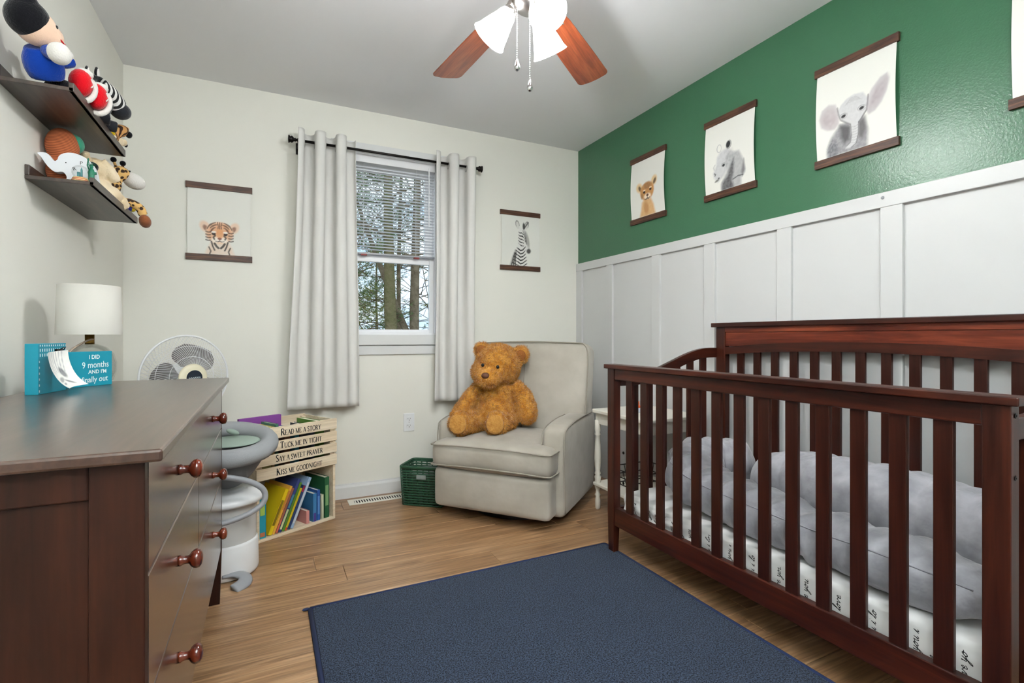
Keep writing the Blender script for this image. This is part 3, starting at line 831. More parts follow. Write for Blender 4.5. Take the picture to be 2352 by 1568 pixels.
def paint_elephant(k):
    f = .35 + .65 * k.noise(60); f2 = k.noise(26)
    b = k.poly([(.14, 0), (.15, .12), (.20, .26), (.32, .40), (.62, .40), (.67, .22), (.66, 0)], .05)
    k.put(b, (172, 169, 171), .95); k.put(b * f, (92, 92, 98), .6)
    k.put(k.ell(.21, .09, .07, .13, 0, .6) * f, (78, 80, 88), .75)
    k.put(k.poly([(.31, .40), (.33, .22), (.37, .13), (.44, .16), (.46, .34)], .06), (70, 68, 70), .85)
    k.put(k.poly([(.54, .36), (.55, .16), (.60, .12), (.655, .24), (.64, .40)], .06), (92, 88, 88), .8)
    k.put(k.poly([(.30, .60), (.26, .70), (.17, .73), (.08, .68), (.045, .56), (.07, .44), (.15, .38), (.25, .36), (.31, .42)], .03), (196, 190, 190), .95)
    k.put(k.ell(.18, .53, .10, .14, 16, .7) * (.4 + .6 * f2), (162, 146, 150), .7)
    k.put(k.poly([(.66, .62), (.72, .72), (.82, .82), (.90, .84), (.925, .76), (.90, .62), (.84, .50), (.76, .42), (.68, .40), (.65, .46)], .03), (192, 187, 188), .95)
    k.put(k.ell(.80, .62, .07, .19, -30, .7) * (.4 + .6 * f2), (156, 140, 146), .75)
    h = k.poly([(.29, .58), (.33, .66), (.40, .715), (.50, .74), (.61, .72), (.67, .62), (.655, .50), (.61, .41), (.555, .34), (.55, .18), (.525, .085), (.46, .05), (.39, .055), (.40, .085), (.45, .11), (.465, .2), (.455, .34), (.40, .41), (.33, .46)], .025)
    k.put(h, (212, 211, 211), 1); k.put(h * f, (174, 172, 174), .45)
    k.put(k.stroke([(.455, .36), (.465, .22), (.45, .12), (.40, .085)], .012), (104, 100, 102), .7)
    k.put(k.stroke([(.555, .36), (.552, .2), (.525, .09), (.46, .05)], .012), (104, 100, 102), .75)
    k.put(k.stroke([(.285, .64), (.30, .55), (.325, .46)], .018), (96, 88, 90), .55); k.put(k.stroke([(.675, .66), (.668, .57), (.655, .47)], .02), (100, 88, 94), .6)
    k.put(k.stroke([(.34, .45), (.40, .40), (.45, .36)], .02), (110, 106, 108), .7); k.put(k.stroke([(.645, .46), (.60, .40), (.56, .35)], .02), (96, 92, 94), .75)
    for cx, cy in ((.365, .50), (.595, .52)):
        k.put(k.ell(cx, cy, .032, .021, 12, .4), (40, 38, 40), 1); k.put(k.arc(cx, cy, .05, .036, 10, 180, .007), (130, 128, 130), .8); k.put(k.arc(cx, cy, .05, .034, 190, 340, .006), (140, 138, 140), .7)
    for j in range(7):
        k.put(k.stroke([(.465, .32 - .035 * j), (.505, .31 - .035 * j), (.545, .32 - .035 * j)], .006), (140, 136, 136), .6)
    for j in range(4):
        k.put(k.arc(.49, .61, .12 - .01 * j, .05 + .016 * j, 30, 150, .006), (164, 162, 164), .6)

def hanging_print(label, fn, loc, rz, W=0.326, Ht=0.43, bow=0.010, seed=0, nx=120):
    """loc = middle of the top edge on the wall; local -y points into the room"""
    t = thing('wall_print', loc, rz, label=label, cat='wall art', group='animal prints hung between wooden bars')
    bh, bt = 0.034, 0.014
    for z0 in (-bh, -Ht):
        MB().box(-W / 2, W / 2, -bt, -0.0005, z0, z0 + bh).build('wooden_bar', M['bar'], t, bevel=0.001)
    pw, ph = W - 0.018, Ht - 2 * bh
    k = Canvas(pw, ph, nx, seed)
    if fn: fn(k)
    nxp, nyp = k.nx, k.ny
    def surf(u, v):
        # paper curls forward at its long edges and lies back in the middle
        e = (2 * u - 1) ** 2; s = math.sin(PI * v)
        return (-pw / 2 + pw * u, -0.0075 - bow * s * (0.25 + 0.75 * e), -Ht + bh + ph * v)
    o = MB().grid(surf, nxp, nyp).build('paper', M['paper'], t, smooth=True)
    set_vcol(o, k.C.reshape(-1, 3))
    return t
hanging_print('tiger cub print with orange striped head', paint_tiger, (-0.241, YB, 1.864), 0, seed=1)
hanging_print('zebra foal print in black and white stripes', paint_zebra, (1.659, YB, 1.919), 0, seed=2)
RW = -PI / 2
hanging_print('lion cub print with tan fur on the green wall', paint_lion, (XR, 2.474, 2.166), RW, seed=3)
hanging_print('pencil grey rhino calf print on the green wall', paint_rhino, (XR, 1.852, 2.171), RW, seed=4)
hanging_print('elephant calf print with wide ears on the green wall', paint_elephant, (XR, 1.233, 2.165), RW, seed=5)
hanging_print('white paper print between wooden bars next to the elephant print', None, (XR, 0.594, 2.167), RW, seed=6, nx=30)

# ------------------------------------------------------------------ outlet, floor register
ol = thing('wall_outlet', (0.838, YB, 0.445), label='white duplex electrical outlet low on the white wall', cat='outlet')
MB().box(-0.036, 0.036, -0.006, -0.0005, -0.059, 0.059).build('cover_plate', M['whitep'], ol, bevel=0.003)
for z in (-0.022, 0.022):
    r_ = MB().prism(rrect(-0.017, 0.017, z - 0.014, z + 0.014, 0.009), lambda a, b: (a, -0.006, b), lambda a, b: (a, -0.0085, b)).build('receptacle', M['whitep'], ol)
    sl = MB().box(-0.009, -0.0068, -0.009, -0.0082, z - 0.002, z + 0.007).box(0.006, 0.0082, -0.009, -0.0082, z - 0.001, z + 0.006)
    sl.lathe([(0.0028, 0), (0.0028, 0.0006)], 8, (0, -0.0082, z - 0.008), (0, -1, 0))
    sl.build('slot', M['black'], r_)
MB().sphere((0, -0.006, 0), (0.003, 0.0015, 0.003), 8, 6).build('screw', M['nickel'], ol)
rg = thing('floor_register', (0.66, 3.165, 0.0), label='cream metal floor vent set in the planks by the wall', cat='floor vent')
fr = MB().box(-0.22, 0.22, -0.05, -0.028, 0.0, 0.004).box(-0.22, 0.22, 0.028, 0.05, 0.0, 0.004).box(-0.22, -0.185, -0.028, 0.028, 0, 0.004).box(0.185, 0.22, -0.028, 0.028, 0, 0.004)
fr.build('register_frame', M['whitepaint'], rg, bevel=0.001)
MB().box(-0.185, 0.185, -0.028, 0.028, 0.0002, 0.001).build('duct_shade_sheet', M['dark'], rg)  # flat near-black sheet, colour stands in for the shaded duct
lv = None
for i in range(24):
    x = -0.178 + 0.0155 * i
    if lv is None:
        lv = MB().box(-0.0035, 0.0035, -0.028, 0.028, 0.001, 0.0038).build('louver', M['whitepaint'], rg); lv.location = (x, 0, 0)
    else:
        c = lv.copy(); COL.objects.link(c); c.location = (x, 0, 0)

# ================================================================== CEILING FAN
HX, HYc = 0.81, 1.53
fan = thing('ceiling_fan', (HX, HYc, ZC), label='ceiling fan with cherry wood blades and glowing bell glass shades', cat='ceiling fan')
MB().lathe([(0.0, 0), (0.075, 0), (0.075, -0.01), (0.06, -0.045), (0.03, -0.06), (0.02, -0.062)], 28).build('canopy', M['nickel'], fan, smooth=True)
MB().lathe([(0.018, -0.05), (0.018, -0.11)], 16).build('downrod', M['nickel'], fan, smooth=True)
MB().lathe([(0.02, -0.095), (0.09, -0.105), (0.125, -0.13), (0.13, -0.18), (0.115, -0.21), (0.08, -0.225), (0.06, -0.23)], 36).build('motor_housing', M['nickel'], fan, smooth=True)
MB().lathe([(0.06, -0.225), (0.065, -0.24), (0.06, -0.285), (0.05, -0.30), (0.035, -0.312), (0.0, -0.316)], 28).build('switch_housing', M['nickel'], fan, smooth=True)
BZ = -0.237
out = []
prof = [(0.20, -0.052), (0.24, -0.058), (0.66, -0.071)]
for a in range(0, 91, 15): out.append((0.662 + 0.026 * math.sin(R(a)) - 0.0, -0.046 - 0.026 * math.cos(R(a))))
top = prof[:2] + [(0.45, -0.066)] + out
mid = [(0.693, -0.02), (0.694, 0.02)]
full = top + mid + [(x, -yv) for x, yv in reversed(top)]
blade0 = None
for k, azd in enumerate((36, 96, 161, 213, 270, 329)):
    az = R(azd)
    if blade0 is None:
        bm_ = MB().prism(full, lambda a, b: (a, b, -0.003), lambda a, b: (a, b, 0.003))
        blade0 = bm_.build('blade', M['blade'], fan, bevel=0.0015)
        br = MB().prism([(0.10, -0.015), (0.17, -0.014), (0.205, -0.04), (0.25, -0.042), (0.262, -0.03), (0.23, -0.008), (0.23, 0.008), (0.262, 0.03), (0.25, 0.042), (0.205, 0.04), (0.17, 0.014), (0.10, 0.015)],
                        lambda a, b: (a, b, 0.003), lambda a, b: (a, b, 0.008))
        for sy in (-0.03, 0.03): br.lathe([(0.005, 0), (0.004, -0.003), (0, -0.004)], 8, (0.235, sy, -0.003))
        bk = br.build('blade_bracket', M['nickel'], blade0, bevel=0.001)
        b = blade0
    else:
        b = blade0.copy(); COL.objects.link(b); b.parent = fan
        c = bk.copy(); COL.objects.link(c); c.parent = b
    b.location = (0, 0, BZ)
    b.rotation_euler = (R(-11), 0, az)

M['shade_glow'] = mat('opal_glass_lit', (255, 250, 240), 0.3, emit=((250, 252, 255), SHADE_E))
bell = [(0.020, 0.0), (0.026, 0.004), (0.031, 0.015), (0.036, 0.035), (0.044, 0.058), (0.051, 0.08), (0.056, 0.098), (0.062, 0.110), (0.064, 0.114)]
for k, ca in enumerate((174, 54, -66)):
    wa = R(ca) - YAW                    # azimuth in the world
    rad = Vector((math.cos(wa), math.sin(wa), 0))
    ax = (rad * math.sin(R(40)) + Vector((0, 0, -math.cos(R(40))))).normalized()
    neck = rad * 0.062 + Vector((0, 0, -0.305))
    arm = MB().tube([rad * 0.045 + Vector((0, 0, -0.27)), rad * 0.06 + Vector((0, 0, -0.285)), neck + ax * 0.004], [0.014, 0.016, 0.019], 12)
    arm.lathe([(0.019, -0.004), (0.024, 0.0), (0.024, 0.012), (0.021, 0.014)], 16, neck, ax, cap=False)
    arm.build('lamp_arm', M['nickel'], fan, smooth=True)
    inner = [(r - 0.003, z) for r, z in bell]
    sh = MB().lathe(bell + [(r, z) for r, z in reversed(inner)], 28, neck + ax * 0.006, ax, cap=False)
    sh.build('glass_shade', M['shade_glow'], fan, smooth=True)
    bpos = neck + ax * 0.072
    MB().sphere(bpos - ax * 0.012, (0.024, 0.024, 0.024), 14, 10).build('bulb', M['shade_glow'], fan, smooth=True)
    ld = bpy.data.lights.new('bulb_light', 'POINT'); ld.energy = BULB_W; ld.color = BULB_C; ld.shadow_soft_size = 0.035
    lo = bpy.data.objects.new('bulb_light', ld); COL.objects.link(lo); lo.parent = fan; lo.location = neck + ax * 0.125
rtv, fwv = Vector((math.cos(YAW), -math.sin(YAW), 0)), Vector((math.sin(YAW), math.cos(YAW), 0))
for off, z1, z0 in ((rtv * -0.041 - fwv * 0.03, -0.50, -0.30), (rtv * 0.002 - fwv * 0.03, -0.57, -0.31)):
    ch = MB().tube([off + Vector((0, 0, z0)), off + Vector((0, 0, z1))], 0.0009, 5)
    nb = int((z0 - z1) / 0.0075)
    for i in range(nb): ch.sphere(off + Vector((0, 0, z0 - 0.0075 * i)), 0.0021, 6, 4)
    co = ch.build('pull_chain', M['chrome'], fan, smooth=True)
    MB().lathe([(0.002, 0.008), (0.004, 0.0), (0.0085, -0.014), (0.0095, -0.022), (0.008, -0.029), (0.004, -0.034), (0, -0.035)], 14, off + Vector((0, 0, z1))).build('chain_pull', M['chrome'], co, smooth=True)
# ================================================================== RUG
rug = thing('area_rug', (0.81, 1.1, 0), label='navy blue carpet rug lying on the wood floor', cat='rug')
rt_ = 0.009
MB().prism(rrect(0.15, 1.462, 0.1, 1.985, 0.01, 3), lambda a, b: (a, b, 0.0005), lambda a, b: (a, b, rt_)).build('carpet', M['rug'], rug, world=True, bevel=0.002)
for nm, p in (('binding', [(0.142, 1.992, .005), (0.142, 0.095, .005)]), ('binding', [(0.142, 1.992, .005), (1.47, 1.992, .005)]), ('binding', [(1.47, 1.992, .005), (1.47, .095, .005)]), ('binding', [(0.142, .095, .005), (1.47, .095, .005)])):
    MB().tube(p, 0.0085, 8, ell=(1, 0.53)).build(nm, M['rug_edge'], rug, world=True, smooth=True)
MB().sphere((0.128, 1.99, 0.006), (0.014, 0.007, 0.005), 8, 6).build('loose_thread', M['rug_edge'], rug, world=True)

# ================================================================== CRIB
cr_ = thing('crib', (1.77, 1.215, 0), label='dark mahogany wooden baby crib with slatted sides', cat='crib')
def cb(name, m, x0, x1, y0, y1, z0, z1, bev=0.003, par=cr_):
    return MB().box(x0, x1, y0, y1, z0, z1).build(name, m, par, bevel=bev, world=True)
FX0, FX1 = 1.44, 1.478
cb('top_cap', M['crib_r'], FX0 - 0.012, FX1 + 0.016, 0.486, 1.945, 0.858, 0.878)
cb('front_top_rail', M['crib_r'], FX0 + 0.004, FX1 - 0.004, 0.552, 1.882, 0.808, 0.858)
cb('front_bottom_rail', M['crib_r'], FX0 + 0.004, FX1 - 0.004, 0.552, 1.882, 0.133, 0.216)
for y0, y1 in ((0.502, 0.552), (1.882, 1.93)):
    MB().add([(FX0, y0, .2), (FX1, y0, .2), (FX1, y1, .2), (FX0, y1, .2), (FX0, y0, .858), (FX1, y0, .858), (FX1, y1, .858), (FX0, y1, .858),
              (FX0 + .002, y0 + .004, .0095), (FX1 - .008, y0 + .004, .0095), (FX1 - .008, y1 - .004, .0095), (FX0 + .002, y1 - .004, .0095)],
             [(4, 5, 6, 7), (0, 1, 5, 4), (1, 2, 6, 5), (2, 3, 7, 6), (3, 0, 4, 7), (8, 11, 10, 9), (8, 9, 1, 0), (9, 10, 2, 1), (10, 11, 3, 2), (11, 8, 0, 3)]).build('front_post', M['crib'], cr_, bevel=0.002, world=True)
s0 = None
for i in range(13):
    yc = 0.629 + 0.0968 * i
    if s0 is None:
        s0 = MB().box(-0.007, 0.007, -0.0205, 0.0205, 0.21, 0.812).build('front_slat', M['crib'], cr_, bevel=0.002)
        s = s0
    else:
        s = s0.copy(); COL.objects.link(s)
    s.location = Vector((1.459, yc, 0)) - Vector(cr_.location)
# headboard
BX0, BX1 = 2.098, 2.132
cb('headboard_cap', M['crib_r'], BX0 - 0.016, BX1 + 0.006, 0.485, 1.905, 1.056, 1.078)
cb('headboard_panel', M['crib_lit'], BX0 + 0.006, BX1 - 0.004, 0.585, 1.83, 0.96, 1.056, 0.002)
cb('headboard_trim', M['crib_lit'], BX0 + 0.001, BX0 + 0.008, 0.585, 1.83, 1.03, 1.056, 0.002)
ar = MB()
N = 28
def arch(y): return ((y - 1.207) / 0.62)
vs = []; fs = []
for i in range(N + 1):
    yy = 0.585 + (1.83 - 0.585) * i / N
    e = arch(yy) ** 2
    zt = 0.985 - 0.030 * e; zb = 0.945 - 0.028 * e
    for xx in (BX0 + 0.002, BX1 - 0.006):
        vs += [(xx, yy, zb), (xx, yy, zt)]
for i in range(N):
    a = i * 4; b = a + 4
    fs += [(a, b, b + 1, a + 1), (a + 2, a + 3, b + 3, b + 2), (a + 1, b + 1, b + 3, a + 3), (a, a + 2, b + 2, b)]
fs += [(0, 1, 3, 2), (N * 4, N * 4 + 2, N * 4 + 3, N * 4 + 1)]
ar.add(vs, fs).build('headboard_arch_rail', M['crib_r'], cr_, world=True)
cb('headboard_bottom_rail', M['crib_r'], BX0 + 0.004, BX1 - 0.004, 0.585, 1.83, 0.13, 0.20)
for y0, y1 in ((0.505, 0.585), (1.828, 1.885)):
    cb('headboard_post', M['crib'], BX0, BX1, y0, y1, 0.0, 1.056)
s0 = None
for i in range(13):
    yc = 1.7455 - 0.0935 * i
    if s0 is None:
        s0 = MB().box(-0.007, 0.007, -0.018, 0.018, 0.195, 0.95).build('rear_slat', M['crib'], cr_, bevel=0.002); s = s0
    else:
        s = s0.copy(); COL.objects.link(s)
    s.location = Vector((2.114, yc, 0)) - Vector(cr_.location)
# end panels
def end_panel(y0, y1):
    def ztop(x):
        f = (x - 1.478) / (2.098 - 1.478); f = max(0, min(1, (f - 0.12) / 0.80)); s = f * f * (3 - 2 * f)
        return 0.828 + 0.122 * s
    m = MB(); vs = []; fs = []; N = 24
    for i in range(N + 1):
        x = 1.478 + (2.098 - 1.478) * i / N
        for yy in (y0, y1): vs += [(x, yy, ztop(x) - 0.05), (x, yy, ztop(x))]
    for i in range(N):
        a = i * 4; b = a + 4
        fs += [(a, b, b + 1, a + 1), (a + 2, a + 3, b + 3, b + 2), (a + 1, b + 1, b + 3, a + 3), (a, a + 2, b + 2, b)]
    fs += [(0, 1, 3, 2), (N * 4, N * 4 + 2, N * 4 + 3, N * 4 + 1)]
    m.add(vs, fs).build('end_top_rail', M['crib_x'], cr_, world=True, bevel=0.002)
    cb('end_bottom_rail', M['crib_x'], 1.478, 2.098, y0, y1, 0.133, 0.216)
    for i in range(6):
        x = 1.478 + 0.62 * (i + 1) / 7
        ym = (y0 + y1) / 2
        cb('end_slat', M['crib'], x - 0.0195, x + 0.0195, ym - 0.007, ym + 0.007, 0.21, ztop(x) - 0.045, 0.002)
end_panel(0.508, 0.532)
end_panel(1.878, 1.902)
bolt = None
for x, yy, z in ((1.459, 0.5015, 0.835), (1.459, 0.5015, 0.70), (1.459, 0.5015, 0.18)):
    MB().lathe([(0.006, 0), (0.006, 0.001), (0.003, 0.0015), (0.0, 0.0004)], 12, (x, yy, z), (0, -1, 0)).build('bolt_head', M['bronze'], cr_, world=True)
for x, yy, z in ((1.4785, 1.862, 0.47), (1.4785, 1.862, 0.33), (2.0965, 1.845, 0.545)):
    MB().lathe([(0.007, 0), (0.007, 0.002), (0.004, 0.004), (0.0, 0.0045)], 12, (x, yy, z), (1 if x < 2 else -1, 0, 0)).build('bolt_head', M['bronze'], cr_, world=True)
sp = MB()
for i in range(15): sp.tube([(1.49, 0.56 + 0.093 * i, 0.140), (2.09, 0.56 + 0.093 * i, 0.140)], 0.003, 6)
sp.tube([(1.49, 0.55, .14), (2.09, .55, .14), (2.09, 1.865, .14), (1.49, 1.865, .14)], 0.005, 6, closed=True)
sp.build('mattress_support', M['bronze'], cr_, world=True)

# mattress in a printed sheet
mt = thing('crib_mattress', (1.78, 1.21, 0.146), label='crib mattress in a white sheet printed with cursive writing', cat='mattress')
MX0, MX1, MY0, MY1, MZ0, MZ1 = 1.488, 2.085, 0.556, 1.868, 0.146, 0.283
def mside(y, z):          # front face of the mattress: slightly bulged and wrinkled
    f = (z - MZ0) / (MZ1 - MZ0)
    bulge = 0.006 * math.sin(PI * min(1, max(0, f)))
    wr = 0.0036 * math.sin(110 * z + 6 * math.sin(9 * y) + 5 * math.sin(3.1 * y)) * (0.5 + 0.5 * math.sin(4 * y + 1))
    return 1.494 - bulge - wr
r_ = 0.03
sec = []
for i in range(26):
    sec.append(MZ0 + (MZ1 - r_ - MZ0) * i / 25)
vs = []; cols = 150
mb = MB()
def fn(u, v):
    yy = MY0 + (MY1 - MY0) * u
    if v < 0.62:
        z = MZ0 + (MZ1 - 0.02 - MZ0) * v / 0.62
        return (mside(yy, z), yy, z)
    if v < 0.78:
        a = (v - 0.62) / 0.16 * PI / 2
        x0 = mside(yy, MZ1 - 0.02)
        return (x0 + 0.02 * (1 - math.cos(a)), yy, MZ1 - 0.02 + 0.02 * math.sin(a))
    f = (v - 0.78) / 0.22
    return (1.515 + (MX1 - 1.515) * f, yy, MZ1 + 0.002 * math.sin(20 * yy + 9 * f))
mb.grid(fn, cols, 51)
nb0 = len(mb.v)
mb.add([(MX1, MY0, MZ0), (MX1, MY1, MZ0), (MX1, MY1, MZ1), (MX1, MY0, MZ1), (1.494, MY0, MZ0), (1.494, MY1, MZ0), (1.494, MY0, MZ1 - .01), (1.494, MY1, MZ1 - .01)],
       [(0, 1, 2, 3), (4, 0, 3, 6), (5, 7, 2, 1), (4, 5, 1, 0)])
mo = mb.build('sheet', M['sheet'], mt, world=True, smooth=True)
# cursive lettering
GL = {
 'i': ([(0, 0), (.22, .8), (.28, 1.0), (.24, .3), (.38, 0), (.62, .25)], .62, [(.36, 1.4), (.40, 1.46)]),
 'l': ([(0, 0), (.3, .9), (.5, 1.9), (.38, 2.15), (.25, 1.8), (.25, .4), (.40, 0), (.65, .25)], .65, None),
 'o': ([(0, .25), (.25, .85), (.1, .45), (.25, .02), (.55, .2), (.6, .75), (.38, 1.0), (.25, .85), (.5, .75), (.95, .85)], .95, None),
 'v': ([(0, .85), (.15, .9), (.3, .05), (.6, .75), (.62, 1.0), (.75, .8), (1.0, .75)], 1.0, None),
 'e': ([(0, .2), (.4, .45), (.5, .8), (.3, 1.0), (.15, .6), (.25, .1), (.5, .02), (.8, .3)], .8, None),
 'y': ([(0, .8), (.12, 1.0), (.2, .3), (.4, .1), (.62, .5), (.68, 1.0), (.6, -.2), (.35, -1.0), (.15, -.8), (.45, -.2), (.95, .3)], .95, None),
 'u': ([(0, .3), (.15, 1.0), (.18, .25), (.38, 0), (.6, .4), (.68, 1.0), (.68, .2), (.85, 0), (1.05, .3)], 1.05, None)}
def cursive(text):
    strokes = []; cur = []; x = 0
    for ch in text:
        if ch == ' ':
            if cur: strokes.append(cur)
            cur = []; x += .7; continue
        p, wd, dot = GL[ch]
        cur += [(x + a + 0.28 * b, b) for a, b in p[(1 if cur else 0):]]
        if dot: strokes.append([(x + a + .28 * b, b) for a, b in dot])
        x += wd
    if cur: strokes.append(cur)
    return strokes, x
CS, CW = cursive('i love you ')
sz = 0.0125
rnd = random.Random(8)
y = MY1 - 0.03
k = 0
while y > MY0 + 0.02:
    ik = MB()
    z = MZ0 + 0.004 - rnd.uniform(0, CW * sz)
    for rep in range(3):
        for st in CS:
            P = cr_spline([(a, b, 0) for a, b in st], 5) if len(st) > 2 else [Vector((a, b, 0)) for a, b in st]
            pts = []
            for q in P:
                zz = z + q.x * sz; yy = y + q.y * sz * 0.85
                pts.append((yy, zz))
            run = []
            for pt in pts + [None]:
                if pt and MZ0 + 0.002 < pt[1] < MZ1 - 0.021: run.append(pt)
                else:
                    if len(run) > 1: ik.ribbon(run, 0.0018, lambda a, b: (mside(a, b) - 0.0008, a, b))
                    run = []
        z += CW * sz
    if ik.f: ik.build('cursive_line', M['ink'], mt, world=True)
    y -= 0.047 + rnd.uniform(-.004, .004); k += 1

# plush body pillow + cushion
M['seam'] = mat('grey_seam', (150, 150, 156), 0.9)
def pillow(name, label, path, rads, ell, seed, wr=1.0, seamz=None):
    t = thing(name, (path[0][0], path[0][1], 0.285), label=label, cat='pillow')
    P = cr_spline(path, 16); n = len(P)
    rr = []
    for i in range(n):
        f = i / (n - 1) * (len(rads) - 1); j = min(int(f), len(rads) - 2); rr.append(rads[j] + (rads[j + 1] - rads[j]) * (f - j))
    m = MB(); seg = 40; rnd = random.Random(seed); vs = []; fs = []
    for i in range(n):
        d = (P[min(i + 1, n - 1)] - P[max(i - 1, 0)]).normalized(); a = d.cross(Vector((0, 0, 1))).normalized(); b = Vector((0, 0, 1))
        e0 = min(i / (n - 1), 1 - i / (n - 1)); cap = math.sqrt(max(0.0, 1 - (1 - min(1, e0 / 0.09)) ** 2)) * 0.97 + 0.03
        for j in range(seg):
            an = 2 * PI * j / seg
            ca, sa = math.cos(an), math.sin(an)
            q = 0.82
            ca = math.copysign(abs(ca) ** q, ca); sa = math.copysign(abs(sa) ** q, sa)
            w = mnoise.noise(Vector((i * .14 + seed, an * 1.0 + .6 * math.sin(i * .1), seed))) * .10 * wr + mnoise.noise(Vector((i * .27 + .5 * math.sin(an) + seed, an * .45, 3 + seed))) * .15 * wr + mnoise.noise(Vector((i * .8, an * 1.5, seed))) * .02 * wr
            phs = i * .23 + .35 * math.sin(an) + 1.3 * mnoise.noise(Vector((i * .11, an * .35, seed + 7)))
            fr = phs - math.floor(phs)
            w -= .11 * wr * math.exp(-((fr - .5) / .11) ** 2) * (.45 + .55 * math.sin(an + .4)) * (.6 + .6 * mnoise.noise(Vector((math.floor(phs), 2.2, seed))))
            r0 = rr[i] * cap * (1 + w)
            vs.append(P[i] + a * ca * r0 * ell[0] + b * sa * r0 * ell[1])
    zmin = 0.287
    vs = [Vector((max(1.5, min(v.x, 2.08)), max(0.545, min(1.865, v.y)), max(v.z, zmin))) for v in vs]
    for i in range(n - 1):
        for j in range(seg):
            k2 = (j + 1) % seg
            fs.append((i * seg + j, i * seg + k2, (i + 1) * seg + k2, (i + 1) * seg + j))
    fs.append(tuple(range(seg))); fs.append(tuple((n - 1) * seg + j for j in range(seg)))
    m.add(vs, fs); o = m.build('cover', M['velvet'], t, world=True, smooth=True, sub=1)
    # seam piping low on the front side
    js = int(seg * 0.43)
    for jj in (js,):
        sm = MB().tube([Vector(vs[i * seg + jj]) for i in range(3, n - 3)], 0.0022, 6)
        sm.build('seam', M['seam'], t, world=True, smooth=True)
    return t
pillow('body_pillow', 'long grey velvet body pillow curling along the crib front', [(1.60, 0.56, .36), (1.605, .8, .365), (1.61, 1.05, .365), (1.62, 1.28, .37), (1.635, 1.48, .38), (1.68, 1.62, .40), (1.78, 1.69, .42), (1.90, 1.64, .425), (1.98, 1.55, .415)], [.088, .09, .088, .092, .098, .108, .118, .12, .11], (1.1, 0.93), 3, 1.5)
pillow('velvet_cushion', 'fat grey velvet cushion lying at the back of the crib', [(1.90, 1.46, .40), (1.89, 1.3, .42), (1.89, 1.15, .425), (1.895, .95, .425), (1.9, .75, .42), (1.9, .6, .415)], [.115, .135, .142, .142, .138, .125], (1.1, .97), 11, 0.6)

# ================================================================== DRESSER
ds = thing('dresser', (-0.38, 1.53, 0), label='dark brown wooden dresser with round knobs against the wall', cat='dresser')
DX0, DX1, DY0, DY1, DZ = -0.615, -0.155, 0.862, 2.198, 0.85
def db(name, m, x0, x1, y0, y1, z0, z1, bev=0.002, par=ds):
    return MB().box(x0, x1, y0, y1, z0, z1).build(name, m, par, bevel=bev, world=True)
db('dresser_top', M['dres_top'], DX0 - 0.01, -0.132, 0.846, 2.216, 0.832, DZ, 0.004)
cx1 = DX1 - 0.018     # carcass front
for y0, y1 in ((DY0, DY0 + 0.022), (DY1 - 0.022, DY1)):
    sgn = 1 if y0 < 1 else -1
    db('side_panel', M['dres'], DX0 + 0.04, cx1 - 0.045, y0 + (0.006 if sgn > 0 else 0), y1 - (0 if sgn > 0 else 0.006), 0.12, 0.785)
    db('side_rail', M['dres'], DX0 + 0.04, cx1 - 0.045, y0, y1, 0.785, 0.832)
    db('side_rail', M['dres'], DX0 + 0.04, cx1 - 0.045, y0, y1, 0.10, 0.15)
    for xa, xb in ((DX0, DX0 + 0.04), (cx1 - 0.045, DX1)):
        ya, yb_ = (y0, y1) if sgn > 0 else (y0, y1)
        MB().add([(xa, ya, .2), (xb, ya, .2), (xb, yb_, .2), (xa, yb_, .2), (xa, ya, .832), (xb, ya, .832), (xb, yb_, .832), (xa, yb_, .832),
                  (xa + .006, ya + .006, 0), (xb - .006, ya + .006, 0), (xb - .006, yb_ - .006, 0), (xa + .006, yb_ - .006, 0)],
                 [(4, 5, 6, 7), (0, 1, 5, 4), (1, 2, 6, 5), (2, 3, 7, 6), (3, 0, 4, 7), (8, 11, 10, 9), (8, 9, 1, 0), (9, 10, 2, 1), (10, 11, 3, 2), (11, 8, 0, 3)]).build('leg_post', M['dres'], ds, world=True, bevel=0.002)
db('carcass_back', M['dres'], DX0 + 0.005, DX0 + 0.012, DY0 + .02, DY1 - .02, 0.12, 0.832)
db('bottom_rail', M['dres_y'], cx1 - 0.02, DX1 - 0.002, DY0 + 0.022, DY1 - 0.022, 0.205, 0.286)
db('gap_shade_board', M['dark'], cx1 - 0.03, cx1 - 0.004, DY0 + 0.023, DY1 - 0.023, 0.21, 0.83)  # near-black board, paints the shade seen through the drawer gaps
g = 0.0018
rows = ((0.663, 0.830), (0.477, 0.663), (0.288, 0.477))
ysplit = 1.478
def drawer(y0, y1, z0, z1, knobs):
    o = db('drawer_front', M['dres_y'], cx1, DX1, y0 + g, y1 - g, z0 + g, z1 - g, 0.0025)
    for ky in knobs:
        zc = (z0 + z1) / 2 + 0.002
        prof = [(0.010, 0), (0.0105, 0.004), (0.008, 0.008), (0.0075, 0.015), (0.0085, 0.018), (0.0135, 0.021), (0.0175, 0.026), (0.0185, 0.031), (0.017, 0.036), (0.012, 0.0395), (0.005, 0.041), (0, 0.0412)]
        kb = MB().lathe(prof, 20, Vector((DX1, ky, zc)) - Vector(ds.location), (1, 0, 0))
        kb.build('knob', M['knob'], o, smooth=True)
drawer(DY0 + 0.022, DY1 - 0.022, *rows[0], (1.16, 1.83))
drawer(DY0 + 0.022, ysplit, *rows[1], (1.16,))
drawer(ysplit, DY1 - 0.022, *rows[1], (1.83,))
drawer(DY0 + 0.022, DY1 - 0.022, *rows[2], (1.16, 1.83))

